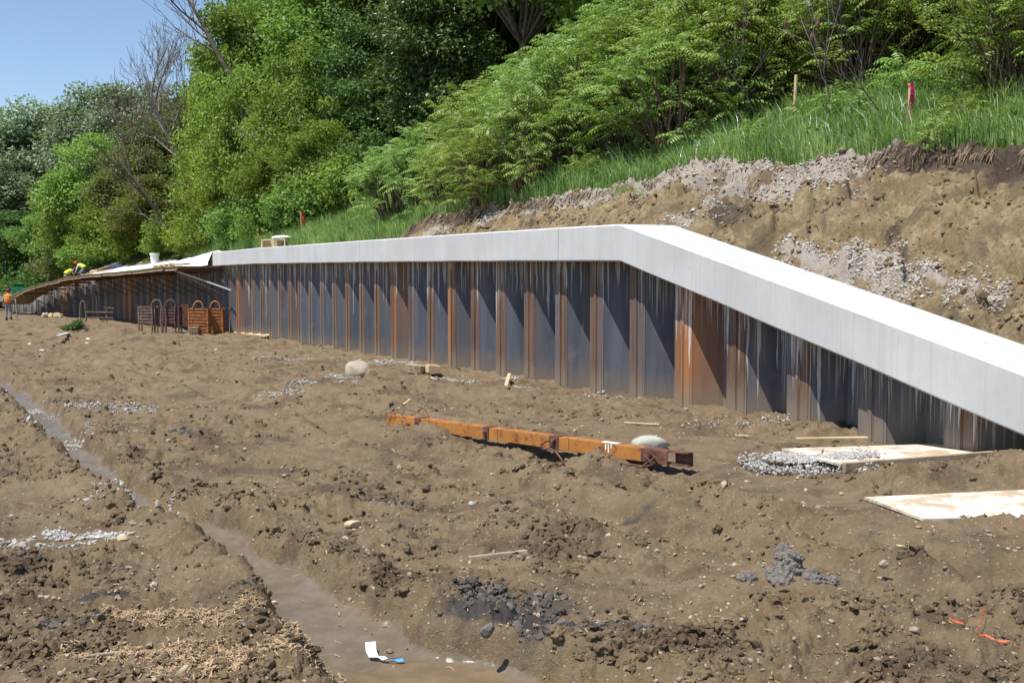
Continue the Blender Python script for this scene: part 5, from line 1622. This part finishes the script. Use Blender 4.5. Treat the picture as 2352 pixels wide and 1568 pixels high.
offcut((215, 770), (270, 757), .12, .04, 'lumber_old', 'weathered board on the mound in front of the dark frame', 'board', .03, .03, .2, 'old_board')
offcut((425, 769), (445, 769), .25, .03, 'pvc', 'small white board on the ground under the orange bin', 'board', .02, .02, .2, 'white_board')
offcut((1870, 1090), (1890, 1060), .012, .012, 'bark', 'thin dark twig at the edge of the gravel by the plywood', 'twig', .0, .12)
offcut((-30, 716), (12, 714), .6, .12, 'lumber', 'pile of pale lumber at the far left edge of the site', 'lumber', .1, .1, .0, 'lumber_pile')
# torn wrapper in the puddle
def wrapper():
    p = gp(872, 1512); p.z = gz(p.x, p.y) + .012
    o = empty('torn_wrapper', p, .0); tag(o, 'torn white and blue plastic wrapper lying on the wet mud', 'wrapper')
    s = p.y / FPX
    def strip(pts, nm, mat):
        mb = MB(); V = []
        for (x, y, z, w) in pts: V += [(x * s - w * s / 2, y * s * 2.4 , z), (x * s + w * s / 2, y * s * 2.4 + .004, z + .004)]
        mb.add(V, [(2 * i, 2 * i + 1, 2 * i + 3, 2 * i + 2) for i in range(len(pts) - 1)])
        r_ = mb.build(nm, M[mat], o); sm = r_.modifiers.new('t', 'SOLIDIFY'); sm.thickness = .0015
    strip([(-28, 20, .035, 24), (-22, 6, .016, 24), (-12, -6, .006, 22), (6, -9, .012, 16), (18, -13, .004, 14)], 'white_part', 'paper')
    strip([(18, -13, .005, 14), (30, -14, .014, 16), (46, -13, .008, 20), (56, -18, .004, 12)], 'blue_part', 'bluefilm')
wrapper()
# orange tape
def tape():
    o = empty('marking_tape', gp(2230, 1450)); tag(o, 'twisted scraps of orange marking tape on the mud at the lower right', 'tape')
    for pts in ([(2180, 1428, .02), (2192, 1438, .02), (2212, 1444, .012)], [(2222, 1462, .012), (2240, 1468, .022), (2250, 1450, .05), (2258, 1430, .055), (2266, 1420, .035)], [(2238, 1468, .016), (2262, 1478, .016), (2290, 1488, .02), (2318, 1496, .012), (2330, 1505, .01)]):
        V = []; mb = MB()
        for i, (a, b, z) in enumerate(pts):
            q = gp(a, b); q.z = max(q.z, gz(q.x, q.y)) + z
            q = q - o.location
            V += [q + Vector((0, -.005, -.003)), q + Vector((.003, .005, .004))]
        mb.add(V, [(2 * i, 2 * i + 1, 2 * i + 3, 2 * i + 2) for i in range(len(pts) - 1)])
        r_ = mb.build('strip', M['orange'], o); sm = r_.modifiers.new('t', 'SOLIDIFY'); sm.thickness = .0015
tape()
# scraps of litter far off
for px, py, w, mat, lab in [(68, 793, 12, 'white', 'white scrap of litter on the mud at the far left'), (95, 806, 16, 'paper', 'crumpled pale plastic near the far left scrap'), (555, 800, 14, 'green', 'small green plastic scrap on the mud below the plank'), (202, 792, 12, 'paper', 'pale scrap on the mound near the weeds')]:
    p = gp(px, py); s = w / FPX * p.y; rng = np.random.default_rng(px)
    mb = MB(); n = 7; V = [(0, 0, s * .35)] + [(s * .6 * math.cos(6.28 * i / n) * rng.uniform(.6, 1), s * .5 * math.sin(6.28 * i / n), s * rng.uniform(.02, .22)) for i in range(n)]
    mb.add(V, [(0, 1 + i, 1 + (i + 1) % n) for i in range(n)])
    o = mb.build('litter_scrap', M[mat], None, (p.x, p.y, gz(p.x, p.y) + .02)); tag(o, lab, 'litter'); sm = o.modifiers.new('t', 'SOLIDIFY'); sm.thickness = .004

# green weeds on the mound
def weeds():
    rng = np.random.default_rng(77)
    p = gp(165, 748); p = at(168, 752, 38.2); p.z = gz(p.x, p.y) - .03
    o = empty('weed_clump', p); o.scale = (.55, .55, .7); tag(o, 'clump of broad green weeds on the mound in front of the far deck', 'weeds')
    n = 700; c = rng.normal(size=(n, 3)) * np.array([.33, .22, .0])
    hgt = .12 + .75 * sstep(-.3, .5, c[:, 0]) * rng.uniform(.2, 1, n)
    P = np.stack([c[:, 0], c[:, 1], hgt * .55 + rng.uniform(0, .12, n)], 1)
    N = unit(rng.normal(size=(n, 3)) * .6 + np.array([-.2, -.5, .8])); D = unit(rng.normal(size=(n, 3)))
    L = rng.uniform(.09, .18, n); V, F = leaf_quads(P, D, N, L, L * .7)
    link('foliage', mesh_arrays('foliage', V, F, M['weed'], False, {'tint': np.repeat(rng.uniform(0, 1, n), 4)}), o)
    mb = MB()
    for i in range(9):
        x = rng.uniform(-.3, .35); mb.tube([(x, 0, -.05), (x + .04, 0, .3), (x + rng.normal() * .1, .05, .5)], .008, 4)
    mb.build('stem', M['bark_red'], o)
weeds()

# ------------------------------------------------------------------ street furniture far left
def street_sign():
    p = at(44, 690, 78); p.z = float(gbase(0, 78)); zt = at(44, 664, 78).z
    o = empty('street_sign', p); tag(o, 'two green street name plates on a pale post behind the worker', 'street sign')
    H = zt - p.z
    MB().lathe([(.045, -.3), (.045, H + .1)], n=8).build('post', M['galv'], o)
    MB().box((.02, -.06, H + .0), (1.0, .02, .24), Matrix.Rotation(.25, 3, 'Z'), .004).build('name_plate', M['green'], o)
    MB().box((0, .0, H + .26), (.9, .02, .22), Matrix.Rotation(1.15, 3, 'Z'), .004).build('name_plate', M['green'], o)
    MB().lathe([(.06, H - .16), (.06, H - .10)], n=8).build('bracket', M['galv'], o)
street_sign()
def lamp_post():
    p = at(16, 700, 84); p.z = float(gbase(0, 84)); zt = at(15, 606, 84).z
    o = empty('lamp_post', p); H = zt - p.z
    tag(o, 'slim black post rising behind the worker at the far left', 'post')
    MB().lathe([(.13, -.2), (.13, .4), (.08, .55), (.06, H)], n=10).build('shaft', M['blackpole'], o)
    MB().lathe([(.10, H), (.10, H + .12), (.03, H + .2)], n=10).build('cap', M['blackpole'], o)
lamp_post()

# ------------------------------------------------------------------ people
def skin_mesh(nodes, edges, sub=2, root=0):
    """nodes {i:(co, r)}; grown as one continuous surface"""
    me = bpy.data.meshes.new('body')
    me.from_pydata([n[0] for n in nodes], edges, [])
    o = bpy.data.objects.new('tmp', me); COL.objects.link(o)
    sk = o.modifiers.new('skin', 'SKIN'); sk.use_smooth_shade = True
    for i, n in enumerate(nodes):
        v = me.skin_vertices[0].data[i]
        r_ = n[1]; v.radius = (r_, r_) if not isinstance(r_, tuple) else r_
        v.use_root = (i == root)
    if sub:
        s = o.modifiers.new('sub', 'SUBSURF'); s.levels = sub; s.render_levels = sub
    dg = bpy.context.evaluated_depsgraph_get(); dg.update()
    out = bpy.data.meshes.new_from_object(o.evaluated_get(dg))
    bpy.data.objects.remove(o)
    return out

def hand(nodes, edges, wrist, direc, side, s=1.0):
    """palm and five bent fingers rooted in the palm"""
    w = Vector(wrist); d = Vector(direc).normalized(); sd = Vector(side).normalized(); n = d.cross(sd)
    out = []
    for k, (off, L) in enumerate(((-.030, .070), (-.010, .080), (.010, .076), (.029, .060))):
        base = w + d * .085 * s + sd * off * s
        p1 = base + d * L * .5 * s; p2 = p1 + (d * .7 + n * .6).normalized() * L * .5 * s
        out.append([w + d * .03 * s + sd * off * .6 * s, base, p1, p2])
    th = w + d * .03 * s + sd * -.032 * s
    out.append([w + d * .02 * s, th, th + (d * .6 - sd * .7).normalized() * .035 * s, th + (d * .9 - sd * .5).normalized() * .062 * s])
    return out

def person(name, loc, rz, label, J, mats, legs=True):
    """J: joints in metres; builds a body, then clothing as its children"""
    o = empty('person', loc, rz); tag(o, label, 'person')
    nodes = [(J['pelvis'], (.15, .105)), (J['waist'], (.135, .095)), (J['chest'], (.165, .11)), (J['neck0'], .075), (J['neck'], .052), (J['head'], (.078, .09)), (J['crown'], (.07, .08))]
    edges = [(0, 1), (1, 2), (2, 3), (3, 4), (4, 5), (5, 6)]
    def chain(start, pts):
        prev = start
        for co, r_ in pts:
            nodes.append((co, r_)); edges.append((prev, len(nodes) - 1)); prev = len(nodes) - 1
    for s in ('l', 'r'):
        chain(2, [(J['sh_' + s], .062), (J['el_' + s], .045), (J['wr_' + s], .03), (J['ha_' + s], (.036, .022))])
        chain(0, [(J['hip_' + s], .095), (J['kn_' + s], .062), (J['an_' + s], .045), (J['toe_' + s], (.045, .035))])
    me = skin_mesh(nodes, edges)
    for m in mats['list']: me.materials.append(M[m])
    idx = []
    wz = J['waist'][2]; nz = Vector(J['neck'])
    for p in me.polygons:
        c = p.center; i = 0
        dseg = []
        def ds(a, b):
            a, b = Vector(J[a]), Vector(J[b]); ab = b - a
            t = max(0, min(1, (c - a).dot(ab) / max(ab.length_squared, 1e-6))); return (c - a - ab * t).length
        dl = min(min(ds('hip_' + s, 'kn_' + s), ds('kn_' + s, 'an_' + s)) for s in 'lr')
        dt = min(ds('waist', 'chest'), ds('chest', 'neck0'), min(min(ds('sh_' + s, 'el_' + s), ds('el_' + s, 'wr_' + s)) for s in 'lr'))
        dp = ds('pelvis', 'waist'); dh = min(ds('neck', 'head'), ds('head', 'crown')); df = min(ds('an_' + s, 'toe_' + s) for s in 'lr'); dn = min(ds('wr_' + s, 'ha_' + s) for s in 'lr')
        k = int(np.argmin([dl, dt + .02, dp + .02, dh, df - .02, dn - .005]))
        idx.append([1, 0, 1, 3, 2, 3][k])
    me.polygons.foreach_set('material_index', idx)
    body = link('body', me, o)
    # fingers
    mbf = MB()
    for s in 'lr':
        w = Vector(J['wr_' + s]); hd = Vector(J['ha_' + s]); d = (hd - w)
        sidev = Vector((1, 0, 0)) if abs(d.normalized().x) < .8 else Vector((0, 1, 0))
        for f in hand(None, None, w, d, sidev * (1 if s == 'l' else -1)):
            mbf.tube(f, [.011, .010, .009, .007], 6)
    mbf.build('fingers', M['skin'], o, smooth=True)
    # head details: ears, nose, hair
    hc = Vector(J['head']); up = (Vector(J['crown']) - hc).normalized(); fw = Vector(J['face']).normalized(); sd_ = fw.cross(up).normalized()
    mb = MB()
    for s in (-1, 1): mb.lathe([(.005, -.012), (.026, -.008), (.026, .008), (.005, .012)], hc + sd_ * s * .083, 8, Matrix((up, fw, sd_)).transposed())
    mb.tube([hc + fw * .085 + up * .03, hc + fw * .112 - up * .012, hc + fw * .088 - up * .025], [.008, .014, .01], 6)
    mb.build('ears_and_nose', M['skin'], o, smooth=True)
    mb = MB(); 
    for s in (-1, 1): mb.lathe([(.004, -.003), (.009, 0), (.004, .004)], hc + fw * .09 + sd_ * s * .03 + up * .02, 6, Matrix((sd_, up, fw)).transposed())
    mb.bar(hc + fw * .094 - up * .05 - sd_ * .022, hc + fw * .094 - up * .05 + sd_ * .022, .006, .006)
    mb.build('eyes_and_mouth', M['dark'], o)
    mb = MB(); Mh = Matrix((sd_, -fw, up)).transposed()
    mb.lathe([(.088, -.03), (.096, .0), (.094, .03)], hc - fw * .012, 12, Mh); mb.build('hair', M['hair'], o, smooth=True)
    # helmet or cap
    mb = MB(); c0 = hc + up * .035
    mb.lathe([(.120, 0), (.122, .012), (.116, .02), (.113, .06), (.095, .105), (.055, .135), (.01, .145)], c0, 16, Mh)
    mb.box(c0 + fw * .125 + up * .006, (.15, .08, .010), Mh)
    mb.build('hard_hat', M[mats['hat']], o, smooth=True)
    # vest: a sleeveless shell round the trunk
    ch, wa, pe, nk = [Vector(J[k]) for k in ('chest', 'waist', 'pelvis', 'neck0')]
    right = (Vector(J['sh_r']) - Vector(J['sh_l'])).normalized()
    prof = [(pe.lerp(wa, .25), .192, .150), (wa, .178, .135), (wa.lerp(ch, .5), .195, .145), (ch, .212, .152), (ch.lerp(nk, .55), .185, .125), (nk.lerp(Vector(J['neck']), .15), .10, .085)]
    mb = MB(); n = 18; V = []
    for q, (c, a, b) in enumerate(prof):
        ax = (prof[min(q + 1, 5)][0] - prof[max(q - 1, 0)][0]).normalized(); f_ = ax.cross(right).normalized(); r_ = f_.cross(ax).normalized()
        for k in range(n):
            t = 2 * math.pi * k / n; V.append(c + r_ * a * math.cos(t) + f_ * b * math.sin(t))
    mb.add(V, [(q * n + k, q * n + (k + 1) % n, (q + 1) * n + (k + 1) % n, (q + 1) * n + k) for q in range(5) for k in range(n)])
    v_ = mb.build('vest', M[mats['vest']], o, smooth=True); sm = v_.modifiers.new('t', 'SOLIDIFY'); sm.thickness = .01
    mb = MB(); V = []
    for q in (0, 1):
        c = wa.lerp(ch, .42 + .18 * q); ax = (ch - wa).normalized(); f_ = ax.cross(right).normalized(); r_ = f_.cross(ax).normalized()
        for k in range(n):
            t = 2 * math.pi * k / n; V.append(c + r_ * .209 * math.cos(t) + f_ * .158 * math.sin(t))
    mb.add(V, [(k, (k + 1) % n, n + (k + 1) % n, n + k) for k in range(n)])
    mb.build('reflective_band', M[mats['band']], o, smooth=True)
    for s in 'lr':
        a = Vector(J['an_' + s]); t = Vector(J['toe_' + s])
        mb = MB(); mb.tube([a + Vector((0, 0, .12)), a + Vector((0, 0, .02)), a.lerp(t, .5) + Vector((0, 0, -.005)), t], [.062, .064, .058, .045], 8)
        mb.build('boot', M['boot'], o, smooth=True)
    return o

stand = dict(pelvis=(0, 0, .96), waist=(0, -.01, 1.12), chest=(0, 0, 1.36), neck0=(0, .005, 1.49), neck=(0, .02, 1.56), head=(0, .04, 1.65), crown=(0, .045, 1.72), face=(0.25, 1, -.1),
             sh_l=(-.19, 0, 1.44), el_l=(-.27, -.03, 1.16), wr_l=(-.28, .06, .92), ha_l=(-.28, .08, .84), sh_r=(.19, 0, 1.44), el_r=(.27, .02, 1.17), wr_r=(.27, .20, 1.02), ha_r=(.27, .25, .98),
             hip_l=(-.09, 0, .90), kn_l=(-.11, .02, .50), an_l=(-.12, -.02, .10), toe_l=(-.13, .14, .035), hip_r=(.09, 0, .90), kn_r=(.12, .05, .50), an_r=(.13, .0, .10), toe_r=(.15, .16, .035))
Yw = 61.0
pw = at(20, 745, Yw); pw.z = gz(pw.x, Yw)
person('person', pw, .0, 'standing worker seen from behind in an orange vest, red hard hat and jeans', stand, dict(list=['shirt', 'denim', 'boot', 'skin'], hat='hat_dark', vest='vest_orange', band='vest_yellow'))
mb = MB(); mb.tube([(0, 0, 0), (-.10, .02, 1.25)], .035, 8)
o = mb.build('survey_rod', M['pvc'], None, pw + Vector((.42, .16, 0))); tag(o, 'pale rod held upright at the side of the standing worker', 'rod')

bend = dict(pelvis=(0, 0, .55), waist=(.10, .0, .68), chest=(.32, 0, .78), neck0=(.45, .0, .82), neck=(.52, 0, .85), head=(.61, 0, .90), crown=(.67, 0, .94), face=(.6, -.2, -.8),
            sh_l=(.38, .19, .80), el_l=(.45, .24, .52), wr_l=(.60, .18, .34), ha_l=(.66, .16, .28), sh_r=(.38, -.19, .80), el_r=(.45, -.24, .52), wr_r=(.60, -.18, .34), ha_r=(.66, -.16, .28),
            hip_l=(0, .09, .50), kn_l=(.32, .14, .30), an_l=(-.02, .14, .08), toe_l=(.12, .14, .03), hip_r=(0, -.09, .50), kn_r=(.30, -.14, .28), an_r=(-.04, -.14, .08), toe_r=(.10, -.14, .03))
u1 = u_of_px(176, 640); p1 = wp(u1, .55, dz(u1) + .28)
person('person', p1, math.pi * .92, 'crouching worker in a bright red hard hat and yellow vest on the formwork', bend, dict(list=['white_shirt', 'denim', 'boot', 'skin'], hat='hat_red', vest='vest_yellow', band='galv'))
u2 = u_of_px(163, 645); p2 = wp(u2, -.35, dz(u2) + .01)
person('person', p2, math.pi * .25, 'second crouching worker in a yellow vest, left of the red hard hat', bend, dict(list=['shirt', 'denim', 'boot', 'skin'], hat='hat_dark', vest='vest_yellow', band='orange'))
# things lying on the sheet near the workers
for px, py, w, h, mat, lab in [(252, 617, 1.0, .30, 'bluecloth', 'dark navy bundle lying on the plastic sheet right of the workers'), (205, 629, .7, .2, 'deck_red', 'pinkish sack on the sheet beside the red hard hat')]:
    uu = u_of_px(px, py + 10); p = wp(uu, .35, dz(uu) + .38)
    mb = MB(); mb.lathe([(.02, 0), (w * .5, .01), (w * .5, h * .4), (w * .35, h * .85), (w * .1, h)], n=12)
    o = mb.build('bundle', M[mat], None, p, smooth=True); o.scale = (1, .5, 1); tag(o, lab, 'bundle')
mb = MB(); a = u_of_px(195, 640); b = u_of_px(250, 632); mb.bar(wp(a, .5, dz(a) + .55), wp(b, .5, dz(b) + .75), .14, .05)
o = mb.build('plank', M['lumber_old']); tag(o, 'plank propped on the plastic sheet between the workers and the navy bundle', 'plank')
# ------------------------------------------------------------------ clods, crushed stone, pebbles and chips: real pieces, too many to count
def ico(sub):
    bm = bmesh.new(); bmesh.ops.create_icosphere(bm, subdivisions=sub, radius=1)
    V = np.array([tuple(v.co) for v in bm.verts]); F = np.array([[v.index for v in f.verts] for f in bm.faces]); bm.free()
    return V, F
ICO1, ICO2 = ico(1), ico(2)

def pieces(name, P, S, mat, label, sq=(1, 1, .7), base=ICO1, jit=.22, smooth=False, tint=None, bottom=None):
    rng = RNG; bv, bf = base
    n = len(P)
    nv = len(bv)
    # random rotation about z and a little tilt, random lumpiness
    a = rng.uniform(0, 6.28, n); ca, sa = np.cos(a)[:, None], np.sin(a)[:, None]
    sc = S[:, None] * np.array(sq)[None] * rng.uniform(.75, 1.25, (n, 3))
    v = bv[None] * (1 + rng.normal(size=(n, nv)) * jit)[..., None]
    v = v * sc[:, None, :]
    tl = rng.normal(size=(n, 1)) * .5
    y = v[..., 1] * np.cos(tl) - v[..., 2] * np.sin(tl); z = v[..., 1] * np.sin(tl) + v[..., 2] * np.cos(tl)
    x = v[..., 0]
    X = x * ca - y * sa; Yy = x * sa + y * ca
    V = np.stack([X, Yy, z], -1) + P[:, None, :]
    F = (bf[None] + (np.arange(n) * nv)[:, None, None]).reshape(-1, 3)
    t = rng.uniform(0, 1, n) if tint is None else tint
    me = mesh_arrays(name, V.reshape(-1, 3), F, M[mat], smooth, {'tint': np.repeat(t, nv)})
    o = link(name, me); tag(o, label, None, None, 'stuff')
    return o

def scatter_view(n, y0, y1, power=1.0):
    """points on the site ground, as many per square of view near and far"""
    inv = RNG.uniform(1 / y1, 1 / y0, n) if power == 1.0 else (RNG.uniform(0, 1, n) ** power) * (1 / y0 - 1 / y1) + 1 / y1
    Y = 1 / inv; X = RNG.uniform(-.56, .54, n) * Y
    return X, Y

def in_front(X, Y):
    u, d = world_ud(X, Y)
    return d < .1

def clods():
    n = 75000
    X, Y = scatter_view(n, 4.0, 62)
    z, rough, inside = ground_z(X, Y)
    k = (RNG.uniform(0, 1, n) < np.clip(rough - .25, .02, 1)) & (inside < .3)
    clump = fbm(X / .5, Y / .45, 55, 3) > .0
    k &= clump
    k &= in_front(X, Y)
    X, Y, z = X[k], Y[k], z[k]
    S = np.exp(RNG.normal(-4.42, .5, len(X))) * (1 + .05 * (Y - 5).clip(0, 45))
    S = np.clip(S, .004, .034 + .0045 * (Y - 5).clip(0, 40))
    dk = np.zeros(len(X))
    for p, rx, ry in DARK:
        dk = np.maximum(dk, np.exp(-np.minimum(((X - p.x) / rx) ** 2 + ((Y - p.y) / ry) ** 2, 20)))
    d = dk > .35
    big = S > .022
    for sel, nm, mt in ((~d & ~big, 'soil_crumbs', 'soil'), (~d & big, 'soil_clods', 'soil'), (d, 'topsoil_clods', 'darkclod')):
        if sel.sum() == 0: continue
        P = np.stack([X[sel], Y[sel], z[sel] + S[sel] * .02], 1)
        pieces(nm, P, S[sel], mt, {'soil_crumbs': 'small crumbs of brown soil all over the mud', 'soil_clods': 'large loose clods of brown soil', 'topsoil_clods': 'black clods of topsoil by the rut'}[nm], (1, .9, .75), ICO2 if nm != 'soil_crumbs' else ICO1, .24 if nm == 'soil_crumbs' else .2, False)
    # extra black clods on the rut's edge
    P = []
    for p, rx, ry in DARK[:3]:
        m = 150; x = p.x + RNG.normal(size=m) * rx * .42; y = p.y + .08 + RNG.normal(size=m) * ry * .42; zz = ground_z(x, y)[0]; P.append(np.stack([x, y, zz + .004], 1))
    P = np.concatenate(P); pieces('wet_black_clods', P, np.exp(RNG.normal(-4.75, .5, len(P))), 'darkclod', 'wet black clods broken from the rut bank', (1, .9, .8), ICO2, .2)
clods()

def gravel():
    P, S = [], []
    for p, rx, ry, n in GRAV:
        n = int(n * 1.5)
        a = RNG.uniform(0, 6.28, n); r_ = np.sqrt(RNG.uniform(0, 1, n)) * 1.25
        x = p.x + np.cos(a) * r_ * rx + RNG.normal(size=n) * .04; y = p.y + np.sin(a) * r_ * ry + RNG.normal(size=n) * .04
        k = (gnoise(x / .35, y / .3, 17) + .5 * gnoise(x / .12, y / .12, 18)) > -.18 + .5 * (r_ - .6).clip(0)
        x, y = x[k], y[k]
        z = ground_z(x, y)[0]
        if p.x > 2.0 and p.y < 14: z = np.maximum(z, z + .06 * RNG.uniform(0, 1, len(x)))
        s = np.exp(RNG.normal(-4.72, .35, len(x))) * (1 + .03 * max(0, p.y - 6))
        P.append(np.stack([x, y, z + s * .35], 1)); S.append(s)
    P = np.concatenate(P); S = np.concatenate(S)
    k = in_front(P[:, 0], P[:, 1]); pieces('gravel', P[k], S[k], 'stone_grey', 'patches of crushed grey stone trodden into the mud', (1, .9, .7))
    # heap of stone on the plywood
    n = 2300; c = gp(1900, 1072); a = RNG.uniform(0, 6.28, n); r_ = np.sqrt(-np.log(RNG.uniform(.02, 1, n))) * .62
    x = c.x + np.cos(a) * r_ * .50 - .10; y = c.y + np.sin(a) * r_ * .20; z = ground_z(x, y, False)[0] + .085 + .06 * np.clip(1 - r_, 0, 1) * RNG.uniform(.3, 1, n) * .6
    s = np.exp(RNG.normal(-4.45, .3, n)); pieces('gravel_heap', np.stack([x, y, z], 1), s, 'stone_grey', 'heap of crushed grey stone on the upper plywood sheet', (1, .9, .75))
    # stone that slid down the bank
    P, S = [], []
    for u0, d0, r_ in BANK_GRAV:
        n = 640
        a = RNG.uniform(0, 6.28, n); q = np.sqrt(RNG.uniform(0, 1, n))
        u = u0 + np.cos(a) * q * r_ * 1.5; d = d0 + np.sin(a) * q * r_ * .85
        k = (d > CAPW + .02) & (d < hill_edge(u) + .05); u, d = u[k], d[k]
        k = gnoise(u / .4, d / .3, 27) > -.3; u, d = u[k], d[k]
        z = hill_full(u, d)[0]; x, y = wpa(u, d); s = np.exp(RNG.normal(-4.2, .33, len(u)))
        P.append(np.stack([x, y, z + s * .3], 1)); S.append(s)
    pieces('bank_gravel', np.concatenate(P), np.concatenate(S), 'stone_bank', 'pale gravel that slid down the cut bank behind the cap', (1, .9, .7))
gravel()

def pebbles():
    n = 5200; X, Y = scatter_view(n, 4.1, 26)
    z, rough, inside = ground_z(X, Y); k = (inside < .8) & in_front(X, Y); X, Y, z = X[k], Y[k], z[k]
    S = np.exp(RNG.normal(-5.0, .5, len(X))) * (1 + .05 * (Y - 5).clip(0, 20))
    pieces('pebbles', np.stack([X, Y, z + S * .3], 1), S, 'pebble', 'buff and grey pebbles sprinkled over the soil', (1, .85, .7))
    n = 9000; u = RNG.uniform(-9, 11, n); d = CAPW + .05 + RNG.uniform(0, 1, n) * (hill_edge(u) - CAPW)
    z = hill_full(u, d)[0]; x, y = wpa(u, d); S = np.exp(RNG.normal(-3.9, .5, n))
    k = fbm(u / .6, d / .5, 66, 3) > -.05
    pieces('bank_clods', np.stack([x, y, z + S * .1], 1)[k], S[k], 'hill', 'tan clods on the face of the cut bank', (1, .9, .8), ICO1, .2)
M['bankclod'] = mat_stone('tan_subsoil_clod', [(.17, .118, .06), (.36, .26, .135), (.25, .175, .09)], 5)
pebbles()

def chips():
    P, A = [], []
    for p, rx, ry in CHIPS:
        n = 1900; x = p.x + RNG.normal(size=n) * rx * .62; y = p.y + RNG.normal(size=n) * ry * .62
        P.append(np.stack([x, y, ground_z(x, y)[0]], 1))
    X, Y = scatter_view(900, 4.1, 12); P.append(np.stack([X, Y, ground_z(X, Y)[0]], 1))
    P = np.concatenate(P); n = len(P)
    a = RNG.uniform(0, 6.28, n); L = RNG.uniform(.006, .022, n) * (P[:, 1] / 5) ** .5; W = RNG.uniform(.0012, .0032, n); tz = RNG.normal(size=n) * .25
    D = np.stack([np.cos(a), np.sin(a), tz], 1) * L[:, None]; S = np.stack([-np.sin(a), np.cos(a), 0 * a], 1) * W[:, None]; T = np.array([0, 0, .003])
    P = P + np.array([0, 0, .004])
    V = np.stack([P - D - S, P - D + S, P + D + S, P + D - S, P - D - S + T, P - D + S + T, P + D + S + T, P + D - S + T], 1).reshape(-1, 3)
    F = (np.array([(3, 2, 1, 0), (4, 5, 6, 7), (0, 1, 5, 4), (1, 2, 6, 5), (2, 3, 7, 6), (3, 0, 4, 7)])[None] + (np.arange(n) * 8)[:, None, None]).reshape(-1, 4)
    me = mesh_arrays('wood_chips', V, F, M['chip']); o = link('wood_chips', me); tag(o, 'shredded wood chips spread on the soil at the lower left', None, None, 'stuff')
chips()
